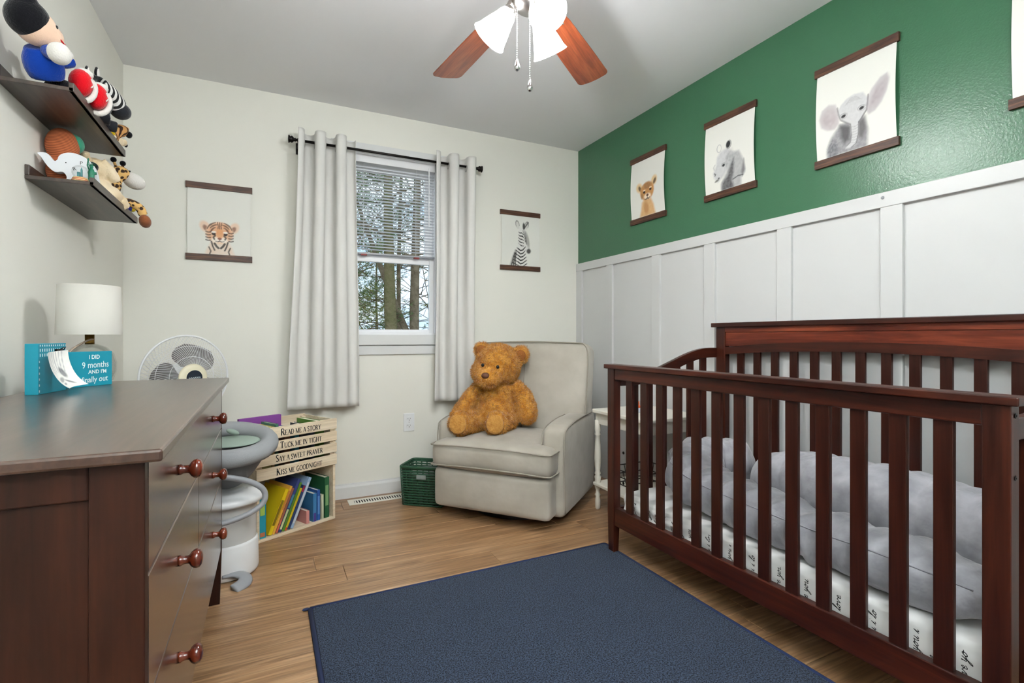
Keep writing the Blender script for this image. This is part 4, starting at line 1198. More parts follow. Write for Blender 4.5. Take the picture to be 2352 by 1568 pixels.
# ------------------------------------------------------------------ table lamp on the dresser
lx, ly = -0.528, 2.105
lp = thing('table_lamp', (lx, ly, DZ), label='table lamp with ivory drum shade and clear glass base on the dresser', cat='lamp')
shd = [(0.113, 0.166), (0.107, 0.325)]
MB().lathe([(0.0865, 0.164), (0.082, 0.325), (0.0808, 0.325), (0.0852, 0.164)], 40, cap=False).build('lamp_shade', M['linen'], lp, smooth=True)
MB().lathe([(0.0128, 0.132), (0.0132, 0.138), (0.0128, 0.140), (0.0128, 0.164), (0.011, 0.167)], 18).build('lamp_neck', M['brass'], lp, smooth=True)
sp_ = MB().tube([(0, 0, 0.165), (0, 0, 0.205)], 0.012, 12)
for k in range(3):
    a = 2 * PI * k / 3 + .4; sp_.tube([(0, 0, 0.19), (0.084 * math.cos(a), 0.084 * math.sin(a), 0.19)], 0.0015, 5)
sp_.build('socket', M['brass'], lp, smooth=True)
MB().sphere((0, 0, 0.245), (0.026, 0.026, 0.034), 14, 10).build('lamp_bulb', M['whitep'], lp, smooth=True)
gp = [(0.0, 0.002), (0.045, 0.003), (0.062, 0.012), (0.071, 0.04), (0.0715, 0.07), (0.064, 0.1), (0.045, 0.122), (0.022, 0.132), (0.013, 0.134)]
gi = [(max(0, r - 0.004), z + (0.006 if z < 0.02 else -0.001)) for r, z in gp]
MB().lathe(gp + gi[::-1], 32, cap=False).build('glass_base', M['glass'], lp, smooth=True)
cd_ = cr_spline([(0.010, 0, .15), (0.0, -0.04, .142), (-0.03, -0.075, .11), (-0.05, -0.09, .05), (-0.06, -0.09, .004), (-0.075, -0.05, .004), (-0.077, 0.05, .004)], 6)
MB().tube(cd_, 0.0032, 8).build('lamp_cord', mat('clear_cord', (150, 132, 118), .4), lp, smooth=True)

# ------------------------------------------------------------------ teal signs + sonogram clip
def text_mesh(body, size, sx=1.0, bold=0.0, shear=0.0):
    cu = bpy.data.curves.new('lettering', 'FONT'); cu.body = body; cu.size = size; cu.align_x = 'CENTER'; cu.align_y = 'CENTER'; cu.offset = bold; cu.shear = shear; cu.resolution_u = 3
    o = bpy.data.objects.new('lettering', cu); COL.objects.link(o)
    bpy.context.view_layer.update()
    me = bpy.data.meshes.new_from_object(o.evaluated_get(bpy.context.evaluated_depsgraph_get()))
    v = [(p.co.x * sx, p.co.y) for p in me.vertices]; f = [tuple(p.vertices) for p in me.polygons]
    bpy.data.objects.remove(o); bpy.data.meshes.remove(me); bpy.data.curves.remove(cu)
    return v, f
def put_text(mb, body, size, fn, sx=1.0, bold=0.0, shear=0.0, off=(0, 0), rot=0.0):
    v, f = text_mesh(body, size, sx, bold, shear)
    c, s = math.cos(rot), math.sin(rot)
    mb.add([fn(off[0] + a * c - b * s, off[1] + a * s + b * c) for a, b in v], f)

sa = math.atan2(2.072 - 1.962, -0.462 + 0.546)
sg = thing('wooden_sign', (-0.504, 2.017, DZ), sa, label='teal block sign reading I DID 9 months AND I\'M finally out', cat='sign')
sw, shh, sd = 0.140, 0.110, 0.014
MB().box(-sw / 2, sw / 2, 0, sd, 0.0002, shh).build('board', M['teal'], sg, bevel=0.001)
tx = MB(); ff = lambda a, b: (a, -0.0006, b)
put_text(tx, 'I DID', 0.018, ff, 0.85, 0.0004, 0, (0.012, 0.092))
put_text(tx, '9 months', 0.028, ff, 0.80, 0.0002, 0, (0.016, 0.067), R(1.5))
put_text(tx, "AND I'M", 0.0165, ff, 0.95, 0.0004, 0, (0.022, 0.045))
put_text(tx, 'finally out', 0.026, ff, 0.82, 0.0002, 0.1, (0.013, 0.021), R(2))
tx.build('sign_lettering', M['whiteink'], sg)
sg2 = thing('wooden_sign', (-0.545, 1.845, DZ), R(82), label='teal block sign with rows of white dashes and a photo clip', cat='sign')
MB().box(-0.07, 0.07, 0, 0.03, 0.0002, 0.138).build('board', M['teal'], sg2, bevel=0.001)
dm = MB()
for i in range(13):
    a = -0.064 + 0.0107 * i
    for z, h in ((0.133, 0.003), (0.121, 0.005), (0.1075, 0.005)): dm.add([(a, -0.0006, z - h), (a + 0.004, -0.0006, z - h), (a + 0.004, -0.0006, z + h * .6), (a, -0.0006, z + h * .6)], [(0, 1, 2, 3)])
for i in range(6):
    dm.add([(-0.068, -0.0006, 0.006 + .016 * i), (-0.064, -0.0006, 0.006 + .016 * i), (-0.064, -0.0006, 0.012 + .016 * i), (-0.068, -0.0006, 0.012 + .016 * i)], [(0, 1, 2, 3)])
dm.build('painted_dashes', M['whiteink'], sg2)
cl = MB().box(0.008, 0.040, -0.006, 0.0, 0.110, 0.122).tube([(0.012, -0.008, 0.118), (0.018, -0.016, 0.126), (0.030, -0.016, 0.126), (0.036, -0.008, 0.118)], 0.0015, 6)
cl.build('clip', M['bronze'], sg2, bevel=0.001)
sn = Canvas(0.07, 0.10, 46, 21)
nz_ = sn.noise(14); sn.put(nz_ * .5, (150, 150, 156), .5)
for j in range(7): sn.put(sn.stroke([(.15 + .11 * j, 1.4), (.18 + .1 * j, 1.0), (.2 + .09 * j, .75)], .03), (120, 124, 134), .5)
sn.put(sn.ell(.62, .72, .10, .2, 15, .5), (90, 92, 98), .8); sn.put(sn.ell(.35, .45, .16, .08, 30, .6), (70, 72, 78), .6); sn.put(sn.ell(.62, .32, .18, .05, -40, .6), (60, 62, 68), .7); sn.put(sn.ell(.3, .25, .1, .05, 20, .5), (110, 112, 118), .7)
ph = thing('sonogram_photo', (-0.543, 1.808, DZ + 0.112), R(70), label='curled black and white sonogram print hanging from a clip', cat='photo')
def sn_fn(u, v):
    s = (1 - v)                            # 0 at the clip
    a = s * 1.25
    r = 0.08
    yv = -0.012 - r * (1 - math.cos(a)) * 0.9
    zv = 0.004 - r * math.sin(a) * 1.28
    return (-0.035 + 0.07 * u + 0.008 * s, yv - 0.012 * (2 * u - 1) ** 2, zv + 0.006 * (u - .5))
po = MB().grid(sn_fn, sn.nx, sn.ny).build('photo_paper', M['paper'], ph, smooth=True); set_vcol(po, sn.C.reshape(-1, 3))

# ================================================================== STAND FAN behind the dresser
fn_ = thing('standing_fan', (-0.372, 2.90, 0), math.atan2(0.55, 0.835), label='white wire-guard standing fan behind the dresser', cat='fan')
# local: faces -y
MB().lathe([(0.17, 0), (0.175, 0.008), (0.16, 0.02), (0.06, 0.035), (0.03, 0.05), (0.022, 0.06)], 32).build('fan_base', M['whitep'], fn_, smooth=True)
MB().lathe([(0.016, 0.05), (0.016, 0.45), (0.012, 0.46), (0.012, 0.74)], 16).build('fan_pole', M['whitep'], fn_, smooth=True)
FZ = 0.812
hp = MB().lathe([(0.0, -0.05), (0.035, -0.045), (0.058, -0.02), (0.062, 0.03), (0.055, 0.085), (0.03, 0.11), (0, 0.115)], 24, (0, 0.02, FZ), (0, 1, 0))
hp.tube([(0, 0.05, 0.72), (0, 0.06, FZ)], 0.022, 12)
hp.build('fan_motor', M['whitep'], fn_, smooth=True)
RG = 0.200
gd = MB()
def wire(az, side):
    pts = []
    for i in range(9):
        f = i / 8; r = 0.045 + (RG - 0.045) * f
        yy = side * (0.062 * math.cos(f * PI / 2) ** 0.8 if f < 1 else 0)
        tw = az + 0.35 * (1 - f) * side
        pts.append((r * math.cos(tw), -0.035 + yy, FZ + r * math.sin(tw)))
    return pts
for side, cnt in ((-1, 96), (1, 60)):
    for k in range(cnt): gd.tube(wire(2 * PI * k / cnt, side), 0.0009, 4, cap=False)
    for rr in (0.10, 0.15):
        f = (rr - 0.045) / (RG - 0.045); yy = side * 0.062 * math.cos(f * PI / 2) ** 0.8
        gd.tube([(rr * math.cos(2 * PI * i / 48), -0.035 + yy, FZ + rr * math.sin(2 * PI * i / 48)) for i in range(48)], 0.0012, 5, closed=True)
gd.tube([(RG * math.cos(2 * PI * i / 64), -0.035, FZ + RG * math.sin(2 * PI * i / 64)) for i in range(64)], 0.005, 8, closed=True)
gd.build('wire_guard', M['whitep'], fn_, smooth=True)
M['fanblade'] = mat('grey_fan_blade', (118, 114, 112), 0.35)
for k in range(3):
    a0 = R(68 + 120 * k); m = MB(); vs = []
    for i in range(9):
        f = i / 8; r = 0.04 + 0.12 * f
        wd = R(20 + 30 * math.sin(PI * min(1, f * .9 + .05)))
        for j in range(7):
            a = a0 + wd * (j / 6 * 2 - 1) * (1 if f < .95 else .8)
            vs.append((r * math.cos(a), -0.03 + 0.025 * (j / 6 * 2 - 1), FZ + r * math.sin(a)))
    m.add(vs, [(i * 7 + j, i * 7 + j + 1, (i + 1) * 7 + j + 1, (i + 1) * 7 + j) for i in range(8) for j in range(6)])
    m.build('fan_blade', M['fanblade'], fn_, smooth=True, solid=0.002)
hb = MB().lathe([(0.064, 0.0), (0.066, 0.004), (0.060, 0.012), (0.045, 0.016), (0.0, 0.017)], 32, (0, -0.094, FZ), (0, -1, 0)).build('hub_cap', mat('cream_cap', (228, 220, 192), .4), fn_, smooth=True)
MB().lathe([(0.036, 0.0), (0.036, 0.0015), (0.0, 0.002)], 28, (0, -0.1105, FZ), (0, -1, 0)).build('hub_badge', mat('navy_badge', (34, 44, 56), .35), hb)
sq = MB(); zz = [(-0.026 + 0.0026 * i, 0.0035 * math.sin(i * 1.9) * (1 if i % 5 else 1.9)) for i in range(21)]
sq.ribbon([(p.x, p.y) for p in cr_spline([(a, b, 0) for a, b in zz], 3)], 0.0014, lambda a, b: (a, -0.1132, FZ + b + a * .06))
sq.build('badge_script', M['whiteink'], hb)

# ================================================================== DIAPER PAIL + bouncer seat
pl = thing('diaper_pail', (-0.16, 2.475, 0), R(25), label='white round diaper pail with grey foot pedal beside the dresser', cat='pail')
MB().lathe([(0.0, 0.002), (0.118, 0.002), (0.125, 0.008), (0.127, 0.02), (0.124, 0.135), (0.119, 0.145)], 40).build('pail_bottom', M['whitep'], pl, smooth=True)
MB().lathe([(0.118, 0.14), (0.117, 0.30), (0.115, 0.31)], 40, cap=False).build('pail_body', mat('pale_grey_plastic', (206, 206, 204), .35), pl, smooth=True)
MB().lathe([(0.118, 0.300), (0.146, 0.306), (0.152, 0.316), (0.148, 0.330), (0.12, 0.345), (0.06, 0.352), (0, 0.354)], 40).build('pail_lid', M['whitep'], pl, smooth=True)
MB().prism([(0.06, -.03), (0.13, -.03), (0.13, .035), (0.06, .035)], lambda a, b: (a, b, 0.3535 - (a - 0.04) * 0.16), lambda a, b: (a, b, 0.3548 - (a - 0.04) * 0.16)).build('paper_label', mat('label_paper', (196, 204, 212), .7), pl)
pd = MB(); vs = []
P = cr_spline([(-0.05, -0.10, .03), (-0.01, -0.125, .03), (0.01, -0.16, .022), (-0.005, -0.19, .014), (-0.05, -0.205, .008)], 6)
pd.tube(P, [0.02 + 0.004 * math.sin(i / len(P) * PI) for i in range(len(P))], 10, ell=(1.15, .5))
o = pd.build('foot_pedal', M['greyp'], pl, smooth=True)
bo = thing('bouncer_seat', (-0.16, 2.49, 0.352), R(10), label='grey padded infant bouncer seat stacked on the diaper pail', cat='infant seat')
# padded shell
def shell(u, v):
    a = 2 * PI * u
    r = 0.03 + 0.13 * v
    return (r * 1.05 * math.cos(a), r * 1.15 * math.sin(a), 0.012 + 0.17 * v ** 1.6 + 0.03 * v * math.sin(a))
MB().grid(shell, 40, 14, closeu=True).build('seat_shell', mat('charcoal_shell', (112, 112, 114), .8), bo, smooth=True, solid=0.006)
rim = [Vector(shell(i / 36, 1)) + Vector((0, 0, 0.012)) for i in range(36)]
MB().tube(rim, 0.038, 14, closed=True).build('padded_rim', M['greyfab'], bo, smooth=True)
MB().sphere((0.02, -0.0, 0.200), (0.115, 0.13, 0.012), 24, 8).build('seat_liner', M['sage'], bo, smooth=True)
MB().sphere((0.03, 0.04, 0.235), (0.028, 0.02, 0.012), 12, 8, Matrix.Rotation(R(25), 3, 'Y')).build('strap_tab', M['sage'], bo, smooth=True)
hd = cr_spline([(-0.10, -0.19, 0.105), (-0.02, -0.195, 0.095), (0.06, -0.19, 0.065), (0.115, -0.185, 0.02), (0.115, -0.19, -0.03), (0.06, -0.195, -0.065), (-0.02, -0.2, -0.082), (-0.10, -0.195, -0.088)], 7)
MB().tube(hd, 0.0115, 12).build('tube_frame', M['greyp'], bo, smooth=True)
ft = MB().tube([(-0.10, -0.19, 0.105), (-0.115, -0.15, 0.13)], 0.0115, 10).tube([(-0.10, -0.195, -0.088), (-0.13, -0.13, -0.06), (-0.12, -0.14, 0.10)], 0.011, 10)
ft.build('frame_link', M['greyp'], bo, smooth=True)
# ================================================================== BOOKCASE (crate over cubby)
bc = thing('book_crate', (0.1465, 2.8335, 0), R(27.8), label='pale pine book rack with slatted crate top lettered with bedtime lines', cat='bookcase')
W2, DP = 0.2175, 0.31
def bb(name, x0, x1, y0, y1, z0, z1, par=bc, m='pine', bev=0.0015):
    return MB().box(x0, x1, y0, y1, z0, z1).build(name, M[m], par, bevel=bev)
bb('bottom_board', -W2, W2, 0, DP, 0.0, 0.014)
bb('side_board', -W2, -W2 + 0.014, 0, DP, 0.014, 0.300)
bb('side_board', W2 - 0.014, W2, 0, DP, 0.014, 0.300)
bb('back_board', -W2 + 0.014, W2 - 0.014, DP - 0.008, DP, 0.014, 0.300)
bb('middle_board', -W2, W2, 0.004, DP, 0.300, 0.311)
W3 = 0.2225
zs = ((0.303, 0.358), (0.371, 0.420), (0.435, 0.485), (0.499, 0.555))
# serif lettering
def A_(cx, cy, rx, ry, a0, a1, n=10): return [(cx + rx * math.cos(R(a0 + (a1 - a0) * i / n)), cy + ry * math.sin(R(a0 + (a1 - a0) * i / n))) for i in range(n + 1)]
TK, TN = 0.165, 0.065
SER = {
 'A': (.78, [([(.06, 0), (.39, 1)], TN), ([(.37, 1), (.70, 0)], TK), ([(.17, .34), (.58, .34)], TN)], [(.06, 0), (.70, 0)]),
 'C': (.75, [(A_(.42, .5, .34, .5, 45, 180, 8), TK * .8), (A_(.42, .5, .34, .5, 180, 315, 8), TK * .8), ([(.68, .98), (.68, .70)], TN)], []),
 'D': (.82, [([(.14, 0), (.14, 1)], TK), ([(.14, .97)] + A_(.36, .5, .38, .47, 90, -90, 12) + [(.14, .03)], TK * .75)], [(.14, 0), (.14, 1)]),
 'E': (.68, [([(.14, 0), (.14, 1)], TK), ([(.14, .97), (.58, .97)], TN), ([(.14, .52), (.46, .52)], TN), ([(.14, .03), (.60, .03)], TN), ([(.58, 1), (.58, .80)], TN), ([(.60, 0), (.60, .2)], TN)], [(.14, 0), (.14, 1)]),
 'G': (.80, [(A_(.42, .5, .34, .5, 50, 180, 8), TK * .8), (A_(.42, .5, .34, .5, 180, 320, 8), TK * .8), ([(.68, .0), (.68, .45)], TK * .8), ([(.52, .45), (.78, .45)], TN)], []),
 'H': (.86, [([(.14, 0), (.14, 1)], TK), ([(.70, 0), (.70, 1)], TK), ([(.14, .52), (.70, .52)], TN)], [(.14, 0), (.14, 1), (.70, 0), (.70, 1)]),
 'I': (.34, [([(.17, 0), (.17, 1)], TK)], [(.17, 0), (.17, 1)]),
 'K': (.80, [([(.14, 0), (.14, 1)], TK), ([(.16, .45), (.62, 1)], TN), ([(.30, .60), (.70, 0)], TK)], [(.14, 0), (.14, 1), (.62, 1), (.70, 0)]),
 'M': (1.0, [([(.14, 0), (.14, 1)], TN), ([(.14, 1), (.50, .05)], TK), ([(.50, .05), (.86, 1)], TN), ([(.86, 0), (.86, 1)], TK)], [(.14, 0), (.86, 0), (.14, 1), (.86, 1)]),
 'N': (.88, [([(.14, 0), (.14, 1)], TN), ([(.12, 1), (.74, 0)], TK), ([(.74, 0), (.74, 1)], TN)], [(.14, 0), (.14, 1), (.74, 1)]),
 'O': (.86, [(A_(.43, .5, .36, .5, 90, 270, 12), TK * .8), (A_(.43, .5, .36, .5, -90, 90, 12), TK * .8)], []),
 'P': (.68, [([(.14, 0), (.14, 1)], TK), ([(.14, .97)] + A_(.36, .73, .24, .24, 90, -90, 8) + [(.14, .49)], TK * .7)], [(.14, 0), (.14, 1)]),
 'R': (.78, [([(.14, 0), (.14, 1)], TK), ([(.14, .97)] + A_(.36, .75, .24, .22, 90, -90, 8) + [(.14, .53)], TK * .7), ([(.36, .52), (.68, 0)], TK)], [(.14, 0), (.14, 1), (.70, 0)]),
 'S': (.60, [([(.50, .82)] + A_(.30, .76, .19, .21, 60, 230, 8) + A_(.30, .25, .21, .23, 70, -130, 8) + [(.09, .18)], TK * .8)], []),
 'T': (.74, [([(.37, 0), (.37, 1)], TK), ([(.06, .97), (.68, .97)], TN), ([(.06, 1), (.06, .78)], TN), ([(.68, 1), (.68, .78)], TN)], [(.37, 0)]),
 'U': (.84, [([(.14, 1), (.14, .3)], TK), (A_(.42, .3, .28, .28, 180, 360, 10), TK * .6), ([(.70, .3), (.70, 1)], TN)], [(.14, 1), (.70, 1)]),
 'W': (1.1, [([(.06, 1), (.32, 0)], TK), ([(.32, 0), (.56, .9)], TN), ([(.54, .9), (.78, 0)], TK), ([(.78, 0), (1.04, 1)], TN)], [(.06, 1), (1.04, 1)]),
 'Y': (.78, [([(.08, 1), (.39, .45)], TK), ([(.70, 1), (.39, .45)], TN), ([(.39, .45), (.39, 0)], TK)], [(.08, 1), (.70, 1), (.39, 0)]),
}
def serif(mb, words, big, small, cx, cz, fn, width):
    # small caps, first letter large
    lay = []; x = 0; firstl = True
    for ch in words:
        if ch == ' ': x += 0.34 * small; continue
        h = big if firstl else small; firstl = False
        lay.append((ch, x, h)); x += (SER[ch][0] + 0.05) * h
    k = width / x
    for ch, x0, h in lay:
        for pts, wd in SER[ch][1]:
            q = [(cx - width / 2 + (x0 + a * h) * k, cz + b * h) for a, b in pts]
            mb.ribbon(q, wd * h, fn)
        for sx, sy in SER[ch][2]:
            q = [(cx - width / 2 + (x0 + (sx - .13) * h) * k, cz + (sy * .955 + .022) * h), (cx - width / 2 + (x0 + (sx + .13) * h) * k, cz + (sy * .955 + .022) * h)]
            mb.ribbon(q, .05 * h, fn)
lines = {3: ('READ ME A STORY', 0.226), 2: ('TUCK ME IN TIGHT', 0.232), 1: ('SAY A SWEET PRAYER', 0.262), 0: ('KISS ME GOODNIGHT', 0.255)}
for i, (z0, z1) in enumerate(zs):
    s = bb('front_slat', -W3, W3, -0.008, 0.004, z0, z1)
    tx = MB(); serif(tx, lines[i][0], 0.034, 0.0255, 0.012 if i in (2, 3) else 0.004, z0 + 0.011, lambda a, b: (a, -0.0086, b), lines[i][1])
    tx.build('slat_lettering', M['ink'], s)
    bb('back_slat', -W3, W3, DP - 0.004, DP + 0.006, z0, z1)
for sx in (-1, 1):
    x0, x1 = sorted((sx * (W3 - 0.012), sx * W3))
    bb('crate_end', x0, x1, 0.004, DP - 0.004, 0.311, 0.550)
    for y0 in (0.005, DP - 0.03):
        xa, xb = sorted((sx * (W3 - 0.034), sx * (W3 - 0.012)))
        bb('corner_post', xa, xb, y0, y0 + 0.024, 0.311, 0.545)

pages = mat('book_pages', (232, 226, 210), 0.8)
def book(name, label, loc, th, h, d, col, lean=0.0, rz=0.0, deco=None, group='books in the pine rack', tilt=0.0):
    """standing book: local x thickness, y depth (spine at y=0), z height; leans to +x"""
    Mw = bc.matrix_world if False else Matrix.LocRotScale(bc.location, bc.rotation_euler, (1, 1, 1))
    p = Mw @ Vector(loc)
    t = thing(name, p, label=label, cat='book', group=group)
    t.rotation_euler = (Matrix.Rotation(R(27.8) + rz, 3, 'Z') @ Matrix.Rotation(lean, 3, 'Y') @ Matrix.Rotation(tilt, 3, 'X')).to_euler()
    m = mat('cover_' + '_'.join(map(str, col)), col, 0.45)
    c = 0.0018
    cv = MB().box(-th, -th + c, 0, d, 0, h).box(-c, 0, 0, d, 0, h).box(-th, 0, 0, c, 0, h)
    cv.build('cover', m, t)
    MB().box(-th + c, -c, c, d - 0.004, 0.003, h - 0.003).build('pages', pages, t)
    if deco:
        dm = MB()
        for z0, z1, cc in deco: pass
        for i, (z0, z1, cc) in enumerate(deco):
            MB().box(-th * 0.82, -th * 0.18, -0.0006, 0.0002, z0 * h, z1 * h).build('spine_band', mat('band_%d_%d_%d' % cc, cc, .5), t)
    return t
L25 = R(24)
fz = 0.0145
x = -W2 + 0.016
book('picture_book', 'thick turquoise book standing upright at the rack end', (x + 0.036, 0.012, fz), 0.036, 0.205, 0.17, (36, 150, 170), deco=[(.55, .9, (170, 200, 90)), (.04, .14, (196, 120, 80))])
x += 0.042
tilted = [('picture_book', 'bright yellow leaning picture book beside the turquoise book', 0.020, 0.228, (222, 192, 28), [(.2, .75, (120, 98, 20))]),
          ('picture_book', 'golden yellow thin book leaning in the rack', 0.013, 0.240, (226, 170, 66), [(.5, .9, (200, 130, 60))]),
          ('picture_book', 'brown and coral leaning picture book', 0.013, 0.226, (150, 92, 72), [(.02, .3, (206, 104, 84))]),
          ('picture_book', 'navy topped leaning book with pale lettered spine', 0.017, 0.268, (52, 66, 120), [(.05, .42, (196, 206, 150)), (.45, .7, (70, 130, 150))]),
          ('picture_book', 'leaf green leaning picture book', 0.014, 0.246, (84, 128, 44), None),
          ('picture_book', 'thin yellow leaning book with red foot', 0.012, 0.214, (214, 190, 40), [(.0, .07, (196, 60, 44))]),
          ('picture_book', 'dark blue leaning book with crimson top', 0.014, 0.224, (44, 62, 104), [(.85, .99, (150, 30, 66))]),
          ('picture_book', 'pale blue and white leaning magazine stack', 0.016, 0.262, (150, 176, 206), [(.1, .9, (196, 204, 214))])]
for nm, lb, th, h, col, deco in tilted:
    x += th / math.cos(L25)
    book(nm, lb, (x, 0.014, fz), th, h, 0.20, col, lean=L25, deco=deco)
    x += 0.0008
rest = [('pink small upright board book under the leaning stack', 0.295 - 0.008, 0.018, 0.068, (206, 140, 134), None),
        ('blue and violet upright picture book', 0.330, 0.022, 0.150, (60, 120, 168), [(.0, .3, (70, 56, 130))]),
        ('royal blue upright picture book', 0.351, 0.018, 0.163, (36, 84, 158), [(.2, .8, (90, 140, 200))]),
        ('cream thin upright board book', 0.372, 0.013, 0.132, (206, 210, 180), None),
        ('tall dark green book at the wall side of the rack', 0.406, 0.028, 0.222, (38, 94, 60), [(.3, .8, (120, 160, 110))])]
for lb, xx, th, h, col, deco in rest:
    book('picture_book', lb, (-W2 + xx, 0.014, fz), th, h, 0.19, col, deco=deco)
# books in the crate (floor of the crate at .311)
cz = 0.312
top = [('large purple picture book in the crate', (-0.20, 0.215, cz), 0.018, 0.270, 0.225, (132, 70, 150), PI / 2 * -1, None),
       ('orange thin book in the crate corner', (-0.176, 0.03, cz), 0.010, 0.250, 0.16, (190, 98, 40), 0, None),
       ('yellow and black striped stack of board books', (-0.130, 0.03, cz), 0.044, 0.244, 0.15, (198, 190, 120), 0, [(.88, .97, (60, 70, 40)), (.4, .7, (200, 110, 60))]),
       ('tan paperback in the crate', (-0.112, 0.03, cz), 0.014, 0.240, 0.15, (190, 160, 110), 0, None),
       ('green and white cover book in the crate', (-0.092, 0.03, cz), 0.016, 0.252, 0.14, (70, 120, 100), 0, None),
       ('brown hardcover in the crate', (-0.03, 0.03, cz), 0.03, 0.20, 0.18, (120, 80, 56), 0, None),
       ('teal softcover in the crate', (0.02, 0.03, cz), 0.025, 0.21, 0.18, (40, 120, 140), 0, None),
       ('black board book in the crate', (0.06, 0.03, cz), 0.03, 0.20, 0.18, (40, 36, 40), 0, None),
       ('navy book in the crate near the green cover', (0.11, 0.03, cz), 0.024, 0.215, 0.2, (34, 48, 70), 0, None),
       ('grass green book cover in the crate', (0.17, 0.035, cz), 0.03, 0.232, 0.22, (78, 128, 40), 0, None)]
for lb, loc, th, h, d, col, rz, deco in top:
    book('picture_book', lb, loc, th, h, d, col, rz=rz, deco=deco)

# ================================================================== soft-shape helpers
def softbox(mb, x0, x1, y0, y1, z0, z1, r, n=12, crown=(0, 0, 0), M4=None):
    c = Vector(((x0 + x1) / 2, (y0 + y1) / 2, (z0 + z1) / 2)); h = Vector(((x1 - x0) / 2, (y1 - y0) / 2, (z1 - z0) / 2))
    base = []
    def face(ax, sg):
        def f(u, v):
            a, b = math.sin((u * 2 - 1) * PI / 2), math.sin((v * 2 - 1) * PI / 2)
            p = [0, 0, 0]; p[ax] = sg; p[(ax + 1) % 3] = a * sg; p[(ax + 2) % 3] = b
            P = Vector((p[0] * h.x, p[1] * h.y, p[2] * h.z))
            inn = Vector([max(-(h[i] - r), min(h[i] - r, P[i])) for i in range(3)])
            d = P - inn
            q = inn + (d.normalized() * r if d.length > 1e-9 else d)
            nx_, ny_, nz_ = q.x / h.x, q.y / h.y, q.z / h.z
            q.x += crown[0] * nx_ * (1 - ny_ ** 2) * (1 - nz_ ** 2); q.y += crown[1] * ny_ * (1 - nx_ ** 2) * (1 - nz_ ** 2); q.z += crown[2] * nz_ * (1 - nx_ ** 2) * (1 - ny_ ** 2)
            q += c
            return tuple(M4 @ q) if M4 is not None else tuple(q)
        return f
    for ax in range(3):
        for sg in (-1, 1): mb.grid(face(ax, sg), n + 1, n + 1)
    return mb

def weld(o, d=0.0002):
    bm = bmesh.new(); bm.from_mesh(o.data); bmesh.ops.remove_doubles(bm, verts=bm.verts, dist=d); bmesh.ops.recalc_face_normals(bm, faces=bm.faces)
    bm.to_mesh(o.data); bm.free()
    o.data.polygons.foreach_set('use_smooth', [True] * len(o.data.polygons)); return o

def fuse(o, voxel, it=6, fac=0.5, disp=None):
    md = o.modifiers.new('remesh', 'REMESH'); md.mode = 'VOXEL'; md.voxel_size = voxel; md.use_smooth_shade = True
    md = o.modifiers.new('smooth', 'SMOOTH'); md.iterations = it; md.factor = fac
    if disp:
        tx = bpy.data.textures.new('fluff', 'CLOUDS'); tx.noise_scale = disp[0]; tx.noise_depth = 2
        md = o.modifiers.new('fluff', 'DISPLACE'); md.texture = tx; md.strength = disp[1]; md.mid_level = 0.5
    return o

# ================================================================== GLIDER ARMCHAIR
ch = thing('armchair', (1.055, 2.452, 0), R(-49.8), label='grey upholstered swivel recliner armchair in the room corner', cat='armchair')
weld(softbox(MB(), -0.345, 0.345, 0.0, 0.14, 0.065, 0.282, 0.03, 14, (0, 0.012, 0)).build('footrest', M['chair'], ch))
sc = softbox(MB(), -0.355, 0.355, -0.018, 0.17, 0.285, 0.428, 0.04, 14, (0, 0.012, 0.012))
softbox(sc, -0.262, 0.262, 0.02, 0.62, 0.285, 0.428, 0.04, 16, (0, 0, 0.03))
fuse(sc.build('seat_cushion', M['chair'], ch), 0.009, 8)
def tcurve(z, o=0.0):
    pts = [(-0.262 - o, 0.40), (-0.262 - o, 0.185), (-0.30, 0.175), (-0.347 - o, 0.165), (-0.356 - o, 0.12), (-0.354 - o, 0.02), (-0.33, -0.017 - o), (-0.15, -0.027 - o), (0.15, -0.027 - o), (0.33, -0.017 - o), (0.354 + o, 0.02), (0.356 + o, 0.12), (0.347 + o, 0.165), (0.30, 0.175), (0.262 + o, 0.185), (0.262 + o, 0.40)]
    return [(a, b, z + (0.008 if abs(a) < .2 else 0)) for a, b in pts]
for z in (0.410, 0.301):
    MB().tube(cr_spline(tcurve(z, 0.002), 4), 0.004, 8).build('piping', M['piping'], ch, smooth=True)
for s in (-1, 1):
    a = MB(); x0, x1 = sorted((s * 0.258, s * 0.388))
    softbox(a, x0, x1, 0.105, 0.74, 0.055, 0.548, 0.038, 14, (0.006 if True else 0, 0.008, 0.004))
    o = weld(a.build('armrest', M['chair'], ch))
    for v in o.data.vertices:      # arm top dips to the front edge
        if v.co.z > 0.3:
            f = max(0, (0.36 - v.co.y) / 0.26); v.co.z -= 0.03 * f * f
    xo = s * 0.384
    pth = cr_spline([(xo, 0.13, 0.08), (xo, 0.112, 0.30), (xo, 0.115, 0.47), (xo, 0.15, 0.515), (xo, 0.30, 0.537), (xo, 0.50, 0.541), (xo, 0.72, 0.541)], 5)
    MB().tube(pth, 0.004, 8).build('piping', M['piping'], ch, smooth=True)
    xi = s * 0.262
    MB().tube(cr_spline([(xi, 0.11, 0.43), (xi, 0.112, 0.48), (xi, 0.15, 0.517), (xi, 0.32, 0.539), (xi, 0.50, 0.541)], 5), 0.003, 8).build('piping', M['piping'], ch, smooth=True)
bk4 = Matrix.Translation((0, 0.50, 0.40)) @ Matrix.Rotation(R(-10.5), 4, 'X')
bkm = softbox(MB(), -0.385, 0.385, 0.0, 0.17, 0.0, 0.585, 0.05, 18, (0, 0.022, 0.008), bk4)
bo_ = weld(bkm.build('backrest', M['chair'], ch))
